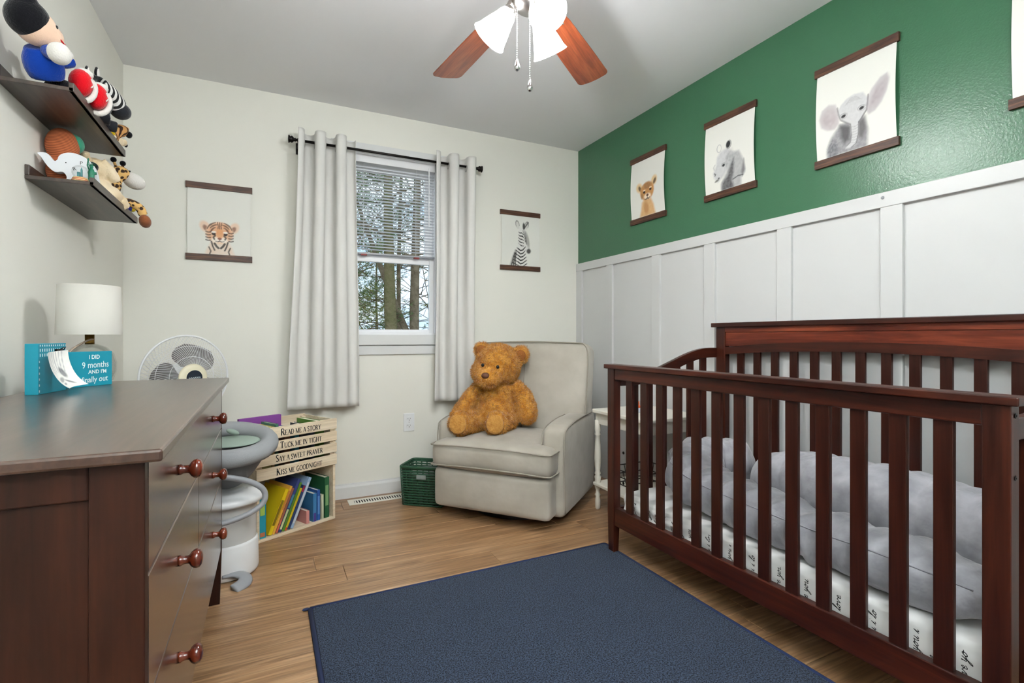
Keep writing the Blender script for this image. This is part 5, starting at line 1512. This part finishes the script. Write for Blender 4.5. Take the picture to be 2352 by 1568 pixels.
pth = cr_spline([bk4 @ Vector(p) for p in [(-0.378, 0.012, 0.06), (-0.380, 0.01, 0.30), (-0.376, 0.012, 0.50), (-0.352, 0.012, 0.568), (-0.29, 0.012, 0.580), (0, 0.008, 0.586), (0.29, 0.012, 0.580), (0.352, 0.012, 0.568), (0.376, 0.012, 0.50), (0.380, 0.01, 0.30), (0.378, 0.012, 0.06)]], 6)
MB().tube(pth, 0.0042, 8).build('piping', M['piping'], ch, smooth=True)
MB().tube([bk4 @ Vector((-0.02, -0.0005 - 0.022 * (1 - ((z / 0.585) * 2 - 1) ** 2), z)) for z in [0.56 - 0.026 * i for i in range(21)]], 0.0022, 6).build('back_seam', M['piping'], ch, smooth=True)
softbox(mbk := MB(), -0.34, 0.34, 0.60, 0.745, 0.06, 0.60, 0.03, 8)
weld(mbk.build('back_frame', M['chair'], ch))
MB().box(-0.25, 0.25, 0.12, 0.66, 0.045, 0.30).lathe([(0.27, 0.0), (0.27, 0.03), (0.2, 0.045)], 32, (0, 0.40, 0)).build('swivel_base', M['black'], ch)

# ================================================================== TEDDY BEAR
tb = thing('teddy_bear', (1.262, 2.80, 0.440), R(-27), label='large golden brown plush teddy bear sitting on the armchair', cat='teddy bear')
b = MB()
b.sphere((-0.005, 0.02, 0.15), (0.125, 0.115, 0.155), 24, 16)
b.sphere((-0.005, -0.01, 0.11), (0.13, 0.12, 0.11), 24, 16)
b.sphere((0.005, 0.01, 0.255), (0.10, 0.09, 0.07), 20, 12)
b.sphere((0.005, 0.0, 0.392), (0.138, 0.120, 0.132), 26, 18)
b.sphere((-0.03, -0.03, 0.355), (0.125, 0.105, 0.09), 24, 16)
b.sphere((-0.045, -0.105, 0.325), (0.082, 0.062, 0.062), 20, 14)
for p, rr, rot in (((-0.095, 0.015, 0.485), (0.05, 0.026, 0.052), -20), ((0.140, 0.02, 0.455), (0.055, 0.028, 0.06), 35)):
    b.sphere(p, rr, 16, 12, Matrix.Rotation(R(rot), 3, 'Y'))
b.tube(cr_spline([(-0.10, 0.0, 0.27), (-0.155, -0.02, 0.205), (-0.20, -0.05, 0.135), (-0.225, -0.075, 0.085)], 5), [.042] * 5 + [.046] * 5 + [.05] * 5 + [.046], 14)
b.sphere((-0.225, -0.075, 0.09), (.05, .05, .055), 14, 10)
b.tube(cr_spline([(0.10, 0.0, 0.27), (0.15, -0.015, 0.215), (0.175, -0.03, 0.15), (0.185, -0.04, 0.10)], 5), [.048] * 5 + [.056] * 5 + [.06] * 5 + [.055], 14)
b.sphere((0.183, -0.045, 0.10), (.058, .055, .058), 14, 10)
for hip, foot, rx in (((-0.09, -0.03, 0.065), (-0.205, -0.185, 0.066), 0), ((0.07, -0.04, 0.068), (0.005, -0.20, 0.068), 0)):
    b.tube([hip, tuple((hip[i] * .5 + foot[i] * .5) for i in range(3)), foot], [.066, .064, .055], 14)
    b.sphere(foot, (0.068, 0.045, 0.066), 18, 12)
    b.sphere((foot[0], foot[1], foot[2] + 0.03), (0.058, 0.042, 0.05), 16, 10)
bo2 = fuse(b.build('plush_body', M['bear'], tb), 0.0075, 5, 0.5, (0.012, 0.010))
M['bearnose'] = mat('brown_nose', (92, 54, 34), 0.6)
MB().sphere((-0.060, -0.163, 0.342), (0.024, 0.014, 0.018), 14, 10).build('nose', M['bearnose'], tb, smooth=True)
for p in ((-0.078, -0.118, 0.400), (0.010, -0.127, 0.390)):
    MB().sphere(p, (0.0095, 0.007, 0.011), 12, 8).build('eye', M['black'], tb, smooth=True)
M['bearpad'] = mat('tan_plush', (184, 126, 54), 0.95, sheen=0.3, var=(50, (204, 150, 76), 0.2), bump=(160, 1.0, 0.006))
for x, z in ((-0.212, 0.073), (0.0, 0.075)):
    MB().sphere((x, -0.238 if x < -.1 else -0.253, z), (0.05, 0.010, 0.055), 16, 10).build('foot_pad', M['bearpad'], tb, smooth=True)
for p, rot in (((-0.097, -0.010, 0.482), -20), ((0.142, -0.006, 0.452), 35)):
    MB().sphere(p, (0.033, 0.008, 0.035), 14, 10, Matrix.Rotation(R(rot), 3, 'Y')).build('inner_ear', mat('inner_ear_plush', (150, 92, 40), 0.95, bump=(160, .9, .005)), tb, smooth=True)
# fur tufts over the whole body
bpy.context.view_layer.update()
ev = bo2.evaluated_get(bpy.context.evaluated_depsgraph_get()).to_mesh()
rnd = random.Random(5); fur = MB()
polys = ev.polygons
np_ = len(polys)
for k in range(42000):
    p = polys[rnd.randrange(np_)]
    c = p.center; nrm = p.normal
    d = (nrm + Vector((rnd.uniform(-.6, .6), rnd.uniform(-.6, .6), rnd.uniform(-.9, .25)))).normalized()
    L = rnd.uniform(0.008, 0.018); a = nrm.cross(Vector((rnd.uniform(-1, 1), rnd.uniform(-1, 1), rnd.uniform(-1, 1)))).normalized() * 0.0013
    if c.y < -0.13 and c.z > 0.29 and abs(c.x + .06) < .03 and c.z > .325: continue
    fur.add([c - a, c + a, c + d * L], [(0, 1, 2)])
bo2.to_mesh_clear()
fo = fur.build('fur', M['bear'], tb); fo['kind'] = 'stuff'

# ================================================================== GREEN BASKET by the chair
bs = thing('storage_basket', (0.882, 2.985, 0), R(-38), label='dark green woven plastic basket beside the armchair', cat='basket')
bw, bd, bh = 0.135, 0.10, 0.235
def bwall(z): return 1.0 - 0.10 * (1 - z / bh)
m = MB()
for i in range(15):
    z = 0.006 + (bh - 0.02) * i / 14; k = bwall(z); o = 0.003 if i % 2 else -0.003
    x, y_ = bw * k, bd * k
    ring = [(px, py, z) for px, py in rrect(-x, x, -y_, y_, 0.025, 4)]
    m.tube(ring, 0.0058, 6, closed=True)
ribs = rrect(-1, 1, -1, 1, 0.2, 3)
per = []
for i in range(30):
    f = i / 30 * 4; s = int(f); u = (f - s) * 2 - 1
    per.append([(u, -1), (1, u), (-u, 1), (-1, -u)][s])
for u, v in per:
    m.tube([(u * bw * bwall(z), v * bd * bwall(z), z) for z in (0.004, bh / 2, bh - 0.004)], 0.0045, 5)
m.build('woven_wall', M['basket'], bs, smooth=True)
MB().tube([(px, py, bh - 0.004) for px, py in rrect(-bw - .004, bw + .004, -bd - .004, bd + .004, 0.028, 5)], 0.0085, 8, closed=True).build('rim', M['basket'], bs, smooth=True)
MB().box(-bw * .9, bw * .9, -bd * .9, bd * .9, 0.0005, 0.006).build('basket_floor', M['basket'], bs)
MB().box(-0.03, 0.03, -bd - 0.011, -bd - 0.006, 0.165, 0.19).build('name_tag', mat('grey_tag', (140, 150, 146), .5), bs, bevel=0.001)
bf = thing('folded_blanket', (0.882, 2.985, 0.008), R(-38), label='grey folded blanket inside the green basket', cat='blanket')
weld(softbox(MB(), -0.105, 0.105, -0.075, 0.075, 0.0, 0.185, 0.03, 10, (0, 0, 0.015)).build('blanket_cloth', M['greyfab'], bf))

# ================================================================== WHITE SIDE TABLE
st = thing('side_table', (1.915, 2.215, 0), label='white turned-leg side table with lower shelf between chair and crib', cat='side table')
TX, TY, TZ = 0.205, 0.238, 0.584
MB().prism(rrect(-TX, TX, -TY, TY, 0.02, 4), lambda a, b: (a, b, TZ - 0.02), lambda a, b: (a, b, TZ)).build('table_top', M['whitepaint'], st, bevel=0.004)
lgp = [(0.011, 0), (0.015, 0.01), (0.016, 0.055), (0.012, 0.075), (0.018, 0.085), (0.012, 0.095), (0.011, 0.11), (0.017, 0.128), (0.017, 0.175), (0.020, 0.19), (0.013, 0.2), (0.02, 0.21), (0.013, 0.222), (0.017, 0.25), (0.02, 0.3), (0.017, 0.38), (0.013, 0.43), (0.02, 0.438), (0.013, 0.446), (0.017, 0.46), (0.018, 0.52)]
l0 = None
for sx in (-1, 1):
    for sy in (-1, 1):
        if l0 is None:
            l0 = MB().lathe(lgp, 18).build('leg', M['whitepaint'], st, smooth=True); l = l0
        else:
            l = l0.copy(); COL.objects.link(l)
        l.location = (sx * (TX - 0.028), sy * (TY - 0.03), 0.0)
        MB().box(-0.017, 0.017, -0.017, 0.017, 0.50, TZ - 0.02).build('leg_block', M['whitepaint'], l, bevel=0.002) if l is l0 else None
for sy in (-1, 1): MB().box(-TX + 0.02, TX - 0.02, sy * (TY - 0.03) - 0.007, sy * (TY - 0.03) + 0.007, 0.50, TZ - 0.02).build('apron', M['whitepaint'], st, bevel=0.001)
for sx in (-1, 1): MB().box(sx * (TX - 0.028) - 0.007, sx * (TX - 0.028) + 0.007, -TY + 0.02, TY - 0.02, 0.50, TZ - 0.02).build('apron', M['whitepaint'], st, bevel=0.001)
MB().prism(rrect(-TX + .004, TX - .004, -TY + .004, TY - .004, 0.02, 4), lambda a, b: (a, b, 0.14), lambda a, b: (a, b, 0.158)).build('lower_shelf', M['whitepaint'], st, bevel=0.004)
bt = thing('lotion_bottle', (1.86, 2.22, TZ), label='small white bottle with orange cap on the side table', cat='bottle')
MB().lathe([(0.0, 0.0003), (0.02, 0.0005), (0.022, 0.006), (0.022, 0.028)], 18).build('bottle_body', mat('blue_white_plastic', (196, 206, 224), .4), bt, smooth=True)
MB().lathe([(0.022, 0.028), (0.022, 0.034), (0.012, 0.042), (0.0122, 0.062), (0, 0.063)], 18).build('bottle_cap', mat('orange_cap', (224, 96, 40), .4), bt, smooth=True)
wbk = thing('wire_basket', (1.93, 2.26, 0.159), label='black wire basket on the lower shelf of the side table', cat='basket')
m = MB()
for z, k in ((0.004, .8), (0.05, .9), (0.095, 1.0)): m.tube([(px * k, py * k, z) for px, py in rrect(-.14, .14, -.12, .12, .03, 4)], 0.003, 6, closed=True)
for i in range(18):
    a = 2 * PI * i / 18; px, py = max(-.14, min(.14, .2 * math.cos(a))), max(-.12, min(.12, .18 * math.sin(a)))
    m.tube([(px * .8, py * .8, .004), (px, py, .095)], 0.002, 5)
m.build('wire_frame', M['bronze'], wbk, smooth=True)
# ================================================================== WALL SHELVES
def ledge(label, y0, y1, z):
    t = thing('wall_shelf', (XL, (y0 + y1) / 2, z), label=label, cat='shelf', group='walnut picture ledges')
    L = (y1 - y0) / 2; D = 0.172
    MB().box(0.0005, D, -L, L, 0, 0.012).build('shelf_board', M['shelf'], t, bevel=0.0015)
    MB().box(D - 0.012, D + 0.001, -L, L, 0.0, 0.026).build('front_lip', M['shelf'], t, bevel=0.0015)
    MB().box(0.0005, 0.012, -L, L, 0.012, 0.045).build('back_rail', M['shelf'], t, bevel=0.0015)
    return t
S1, S2 = 1.724, 1.501
ledge('upper dark walnut wall shelf crowded with plush toys', 1.885, 2.48, S1)
ledge('lower dark walnut wall shelf holding the white elephant', 2.075, 2.69, S2)
Z1, Z2 = S1 + 0.0125, S2 + 0.0125

def soft(name, col, var=None): return mat(name, col, 0.95, spec=0.05, sheen=0.4, bump=(220, 0.7, 0.003), var=var)
def stripes(name, c0, c1, scale, axis='Z', dist=2.0, duty=0.5, rough=.95, rot=(0, 0, 0)):
    m = bpy.data.materials.new(name); m.use_nodes = True; nt = m.node_tree; b = nt.nodes['Principled BSDF']; b.inputs['Roughness'].default_value = rough
    tcn = nt.nodes.new('ShaderNodeTexCoord'); mp_ = nt.nodes.new('ShaderNodeMapping'); mp_.inputs['Rotation'].default_value = rot
    wv = nd(nt, 'ShaderNodeTexWave', Scale=scale, Distortion=dist); wv.bands_direction = axis; wv.inputs['Detail Scale'].default_value = 1.5
    r = nt.nodes.new('ShaderNodeValToRGB'); r.color_ramp.interpolation = 'EASE'
    r.color_ramp.elements[0].position = duty - .06; r.color_ramp.elements[0].color = (*lin(c0), 1); r.color_ramp.elements[1].position = duty + .06; r.color_ramp.elements[1].color = (*lin(c1), 1)
    nt.links.new(tcn.outputs['Object'], mp_.inputs['Vector']); nt.links.new(mp_.outputs[0], wv.inputs['Vector']); nt.links.new(wv.outputs['Fac'], r.inputs['Fac']); nt.links.new(r.outputs['Color'], b.inputs['Base Color'])
    return m
def spots(name, c0, c1, scale):
    m = bpy.data.materials.new(name); m.use_nodes = True; nt = m.node_tree; b = nt.nodes['Principled BSDF']; b.inputs['Roughness'].default_value = .95
    tcn = nt.nodes.new('ShaderNodeTexCoord'); vo = nd(nt, 'ShaderNodeTexVoronoi', Scale=scale)
    r = nt.nodes.new('ShaderNodeValToRGB'); r.color_ramp.elements[0].position = .42; r.color_ramp.elements[0].color = (*lin(c1), 1); r.color_ramp.elements[1].position = .5; r.color_ramp.elements[1].color = (*lin(c0), 1)
    nt.links.new(tcn.outputs['Object'], vo.inputs['Vector']); nt.links.new(vo.outputs['Distance'], r.inputs['Fac']); nt.links.new(r.outputs['Color'], b.inputs['Base Color'])
    return m
M['blk'] = soft('black_plush', (22, 22, 26)); M['dgrey'] = soft('charcoal_plush', (42, 43, 48)); M['whp'] = soft('white_plush', (226, 222, 216)); M['cream'] = soft('cream_plush', (226, 200, 158), (9, (240, 226, 200), .2))
M['blue'] = soft('royal_blue_cloth', (22, 62, 156)); M['ltblue'] = soft('light_blue_cloth', (116, 196, 222)); M['red'] = soft('red_felt', (206, 20, 32)); M['face'] = soft('beige_felt', (226, 192, 168)); M['yel'] = soft('yellow_plush', (230, 196, 20))

# rag doll lying back at the near end of the upper shelf (plain stand-in toy)
dl = thing('rag_doll', (-0.585, 1.95, Z1), label='plush rag doll in blue jacket and red-white sneakers on the upper shelf', cat='doll')
fuse(MB().tube(cr_spline([(0, -.01, .035), (-.003, -.04, .075), (-.008, -.065, .10)], 5), [.040, .043, .046, .047, .047, .046, .045, .042, .038, .033, .03], 16).build('jacket', M['blue'], dl), .004, 3)
weld(MB().sphere((.022, -.052, .085), (.026, .028, .024), 14, 10).build('shirt_collar', M['ltblue'], dl))
fuse(MB().sphere((.0, -.095, .140), (.048, .046, .050), 20, 14).sphere((.020, -.080, .128), (.038, .036, .036), 16, 12).build('head', M['face'], dl), .004, 4)
fuse(MB().sphere((-.012, -.112, .152), (.050, .048, .052), 20, 14).tube(cr_spline([(-.012, -.125, .185), (-.015, -.14, .21), (-.012, -.155, .222)], 4), [.03, .028, .026, .024, .022, .02, .017, .014, .010], 12).build('knit_cap', M['blk'], dl), .004, 4)
for p in ((.046, -.098, .150), (.044, -.064, .152)): MB().sphere(p, (.004, .004, .005), 10, 8).build('stitched_eye', M['black'], dl, smooth=True)
MB().tube(cr_spline([(.053, -.092, .120), (.058, -.080, .114), (.056, -.066, .120)], 4), .002, 6).build('stitched_mouth', M['red'], dl, smooth=True)
for pts, hand in (([(.02, -.075, .09), (.045, -.10, .07), (.055, -.115, .06)], (.06, -.09, .075)), ([(-.01, .0, .11), (.02, .03, .11), (.04, .045, .125)], (.03, .04, .09))):
    fuse(MB().tube(cr_spline(pts, 4), .02, 12).build('sleeve', M['blue'], dl), .004, 2)
fuse(MB().sphere((.058, -.118, .068), (.028, .03, .03), 14, 10).sphere((.072, -.092, .080), (.011, .018, .011), 10, 8).build('mitten', M['whp'], dl), .0035, 3)
for hip, foot in (((.015, .0, .03), (.045, .045, .035)), ((-.01, .02, .03), (.06, .09, .03))):
    fuse(MB().tube([hip, foot], .019, 12).build('leg', M['blk'], dl), .004, 2)
for k, p in enumerate(((.062, .048, .062), (.085, .112, .052))):
    sh_ = weld(MB().sphere(p, (.030, .034, .044), 18, 12, Matrix.Rotation(R(-18), 3, 'X')).build('sneaker', M['red'], dl))
    sl_ = MB(); ring = []
    for i in range(20):
        a = 2 * PI * i / 20
        ring.append(Vector(p) + Matrix.Rotation(R(-18), 3, 'X') @ Vector((.031 * math.cos(a) * .9, .0155 + .012, .045 * math.sin(a))))
    sl_.tube(ring, .009, 8, closed=True); sl_.sphere(Vector(p) + Vector((0, .026, -.004)), (.029, .011, .043), 14, 10)
    sl_.sphere(Vector(p) + Vector((.004, .012, .034)), (.025, .024, .016), 12, 8)
    sl_.build('sneaker_sole', M['whp'], sh_, smooth=True)
    MB().tube([Vector(p) + Vector((.029, -.012, .012)), Vector(p) + Vector((.030, .004, .0)), Vector(p) + Vector((.028, -.01, -.014))], .0022, 6).build('lace', M['whp'], sh_, smooth=True)

# zebra plush
zb = thing('zebra_plush', (-0.55, 2.25, Z1), label='plush zebra with charcoal muzzle leaning over the upper shelf', cat='plush toy')
M['zeb'] = stripes('zebra_stripes', (24, 24, 26), (226, 224, 220), 22, 'Y', 1.0, .5)
fuse(MB().sphere((0, -.03, .05), (.045, .06, .05), 18, 12).tube([(0, .0, .07), (.015, .03, .12)], [.04, .035], 14).build('body', M['dgrey'], zb), .004, 4)
fuse(MB().tube(cr_spline([(.005, .01, .165), (.03, .045, .15), (.05, .075, .125)], 6), [.036] * 7 + [.034] * 5 + [.032], 16).build('head', M['zeb'], zb), .004, 4)
fuse(MB().sphere((.055, .085, .115), (.034, .038, .030), 16, 12).build('muzzle', M['dgrey'], zb), .004, 2)
for p in ((.0, .02, .215), (-.02, -.01, .2)):
    e = weld(MB().sphere(p, (.006, .016, .024), 12, 8, Matrix.Rotation(R(-20), 3, 'X')).build('ear', M['blk'], zb))
    weld(MB().sphere((p[0] + .005, p[1], p[2]), (.004, .012, .018), 12, 8, Matrix.Rotation(R(-20), 3, 'X')).build('inner_ear', M['whp'], e))
MB().tube(cr_spline([(-.01, -.03, .15), (-.005, .0, .185), (.01, .03, .195)], 5), .012, 8).build('mane', M['blk'], zb, smooth=True)
fuse(MB().tube([(.02, -.06, .03), (.055, -.05, .03)], .02, 12).tube([(.02, .0, .03), (.06, .015, .028)], .02, 12).build('legs', M['dgrey'], zb), .004, 2)

tg = thing('tiger_plush', (-0.555, 2.41, Z1), label='small striped tiger plush toy at the far end of the upper shelf', cat='plush toy')
M['tig'] = stripes('tiger_stripes', (58, 34, 20), (204, 150, 92), 26, 'Y', 1.5, .38)
fuse(MB().sphere((0, 0, .035), (.04, .035, .034), 16, 12).tube(cr_spline([(.02, .01, .05), (.04, .02, .075), (.058, .03, .07)], 5), [.022] * 10 + [.018], 12).build('body', M['tig'], tg), .0035, 3)
fuse(MB().sphere((-.01, -.01, .085), (.03, .028, .026), 14, 10).build('head', M['tig'], tg), .0035, 3)
MB().sphere((.064, .033, .066), (.012, .013, .013), 10, 8).build('paw_tip', M['blk'], tg, smooth=True)
ck = thing('chick_plush', (-0.527, 2.335, Z1 + 0.014), label='tiny yellow chick toy by the zebra on the upper shelf', cat='plush toy')
fuse(MB().sphere((0, 0, .02), (.018, .018, .02), 12, 8).sphere((.012, .004, .036), (.012, .012, .012), 10, 8).build('body', M['yel'], ck), .0025, 2)
MB().sphere((.002, .022, .008), (.014, .012, .008), 10, 8).build('feet', M['whp'], ck, smooth=True)
cm = thing('lamb_plush', (-0.525, 2.44, Z1 + 0.013), label='small cream lamb plush at the shelf corner under the tiger', cat='plush toy')
fuse(MB().sphere((0, 0, .02), (.02, .024, .02), 14, 10).sphere((.012, .022, .026), (.014, .016, .014), 12, 8).build('body', M['cream'], cm), .0025, 2)
MB().sphere((.018, .036, .02), (.006, .005, .008), 8, 6).build('nose', M['blk'], cm, smooth=True)

# lower shelf -------------------------------------------------------
kt = thing('knit_ball', (-0.632, 2.225, Z2), label='orange knitted ball toy with a turquoise crown on the lower shelf', cat='toy')
M['knit'] = stripes('orange_knit', (128, 66, 36), (196, 108, 66), 60, 'Z', .3, .4)
fuse(MB().sphere((0, 0, .145), (.046, .05, .062), 24, 16).sphere((0, 0, .06), (.044, .048, .060), 20, 14).build('knit_body', M['knit'], kt), .004, 4)
weld(MB().sphere((.018, .022, .165), (.036, .038, .036), 18, 12).build('knit_crown', soft('turquoise_knit', (62, 150, 120)), kt))
weld(MB().sphere((.036, .036, .118), (.014, .014, .014), 12, 8).build('knit_foot', M['knit'], kt))
gt = thing('turtle_plush', (-0.618, 2.328, Z2), label='dark green turtle plush behind the wooden elephant', cat='plush toy')
weld(MB().sphere((0, 0, .078), (.05, .050, .078), 18, 12).build('shell', soft('dark_green_plush', (44, 96, 62)), gt))
weld(MB().sphere((.045, -.02, .11), (.02, .02, .018), 12, 8).build('head', M['blk'], gt))

we = thing('wooden_elephant', (-0.588, 2.155, Z2), label='white painted wooden elephant ornament with black letters', cat='ornament')
# outline in local x (toward the room) / z
el = [(-.012, 0), (-.010, .018), (-.020, .030), (-.040, .028), (-.058, .040), (-.075, .062), (-.084, .072), (-.062, .074), (-.050, .064), (-.042, .056), (-.034, .060), (-.030, .070), (-.018, .078), (0, .082), (.02, .080), (.045, .070), (.062, .052), (.070, .030), (.072, 0), (.040, 0), (.040, .014), (.032, .020), (.022, .014), (.020, 0)]
elp = cr_spline([(a, b, 0) for a, b in el], 3, closed=True)
MB().prism([(p.x, max(0.0003, p.y * 1.28)) for p in elp], lambda a, b: (a, -.011, b * 1.0), lambda a, b: (a, .011, b)).build('elephant_board', mat('white_gloss_paint', (228, 230, 234), .35), we)
tx = MB()
put_text(tx, 'P', 0.016, lambda a, b: (a, -.0116, b), 1, 0, 0, (.028, .074)); put_text(tx, 'R', 0.016, lambda a, b: (a, -.0116, b), 1, 0, 0, (.010, .052), R(20))
tx.lathe([(.0018, 0), (.0018, .0004)], 10, (-.012, -.0112, .070), (0, -1, 0))
tx.build('painted_letters', M['ink'], we)
gb = thing('snow_globe', (-0.553, 2.108, Z2), label='little snow globe with striped base in front of the elephant', cat='snow globe')
MB().lathe([(0, .0003), (.023, .0005), (.024, .004), (.020, .014), (.018, .016), (0, .016)], 20).build('globe_base', stripes('globe_base_stripes', (176, 60, 60), (214, 196, 130), 60, 'Z', 2, .5, .5), gb, smooth=True)
MB().sphere((0, 0, .034), .023, 20, 14).build('glass_dome', M['glass'], gb, smooth=True)
MB().box(-.008, -.001, -.004, .004, .016, .034).box(.001, .005, -.003, .004, .016, .042).lathe([(.003, 0), (0, .01)], 6, (.003, 0, .042)).build('tiny_city', mat('city_teal', (70, 130, 134), .5), gb)
sb = thing('statuette', (-0.527, 2.118, Z2), label='small green crowned figurine with raised arm beside the snow globe', cat='figurine')
M['verd'] = mat('verdigris', (26, 112, 84), .4, bump=(200, .6, .003))
MB().lathe([(0, .0003), (.012, .0005), (.012, .010), (.009, .012), (.0085, .03), (.010, .038), (.007, .05), (.004, .053), (.004, .056)], 14).build('robe', M['verd'], sb, smooth=True)
hdm = MB().sphere((0, 0, .060), (.0055, .0055, .007), 10, 8)
for i in range(7):
    a = PI * i / 6; hdm.tube([(.004 * math.cos(a), 0, .063 + .003 * math.sin(a)), (.013 * math.cos(a), 0, .064 + .011 * math.sin(a))], [.0012, .0004], 5)
hdm.build('crowned_head', M['verd'], sb, smooth=True)
MB().tube([(-.006, 0, .048), (-.010, 0, .062), (-.008, 0, .080)], .0022, 7).sphere((-.008, 0, .082), (.003, .003, .005), 8, 6).build('raised_arm', M['verd'], sb, smooth=True)
MB().box(.006, .014, -.004, .004, .034, .042).build('tablet', M['verd'], sb)

cp = thing('bunny_plush', (-0.585, 2.41, Z2), label='soft cream plush bunny slumped on the lower shelf', cat='plush toy')
fuse(MB().sphere((0, 0, .05), (.055, .07, .05), 20, 14).sphere((.0, -.02, .12), (.045, .05, .045), 18, 12).sphere((.035, .02, .04), (.042, .05, .036), 16, 12).tube(cr_spline([(.02, -.03, .15), (.045, -.02, .125), (.06, .0, .09)], 4), [.02] * 8 + [.016], 12).tube(cr_spline([(-.01, -.06, .14), (-.012, -.085, .15), (-.01, -.095, .165)], 4), [.016] * 8 + [.01], 10).tube(cr_spline([(.03, .02, .06), (.06, .045, .03), (.068, .07, .012)], 4), .024, 12).build('body', M['cream'], cp), .004, 4, .5, (.02, .006))
gf = thing('giraffe_plush', (-0.575, 2.545, Z2), label='spotted giraffe plush with white muzzle and a dangling brown hoof', cat='plush toy')
M['gir'] = spots('giraffe_spots', (222, 178, 110), (58, 38, 26), 60)
fuse(MB().sphere((0, 0, .045), (.042, .045, .045), 18, 12).tube(cr_spline([(.0, .0, .07), (.01, .01, .12), (.02, .015, .155)], 5), [.03] * 6 + [.026] * 5, 14).sphere((.03, .02, .165), (.034, .032, .030), 16, 12).build('body', M['gir'], gf), .004, 4)
fuse(MB().sphere((.072, .045, .145), (.042, .036, .032), 18, 12, Matrix.Rotation(R(25), 3, 'Y')).build('muzzle', M['whp'], gf), .004, 2)
for p, q in (((.018, .008, .19), (.012, .004, .214)), ((.036, .034, .19), (.036, .036, .212))):
    h = MB().tube([p, q], .005, 8).build('horn', M['gir'], gf, smooth=True); MB().sphere(q, .011, 10, 8).build('horn_tip', M['blk'], h, smooth=True)
for s, p in ((-1, (.005, -.022, .178)), (1, (.02, .058, .172))):
    e = weld(MB().sphere(p, (.010, .024, .014), 12, 8, Matrix.Rotation(R(s * 20), 3, 'X')).build('ear', M['whp'], gf))
for p in ((.062, .02, .178), (.06, .06, .176)): MB().sphere(p, .004, 8, 6).build('eye', M['black'], gf, smooth=True)
lg = MB().tube(cr_spline([(.03, .01, .045), (.065, .005, .045), (.098, .008, .028), (.108, .02, .002)], 6), .017, 12)
fuse(lg.build('front_leg', M['gir'], gf), .0035, 2)
weld(MB().sphere((.113, .028, -.022), (.022, .036, .022), 16, 12, Matrix.Rotation(R(-25), 3, 'X')).build('hoof', soft('brown_suede', (140, 84, 54)), gf))
bl_ = thing('fish_plush', (-0.545, 2.645, Z2), label='blue yellow and pale blue little plush fish at the shelf end', cat='plush toy')
fuse(MB().sphere((0, 0, .045), (.026, .024, .03), 14, 10).build('fish_body', soft('navy_plush', (44, 46, 120)), bl_), .003, 2)
weld(MB().sphere((.02, .022, .052), (.018, .02, .02), 12, 8).build('fish_fin', M['yel'], bl_)); weld(MB().sphere((.004, .0, .016), (.022, .02, .016), 12, 8).build('fish_tail', M['ltblue'], bl_))
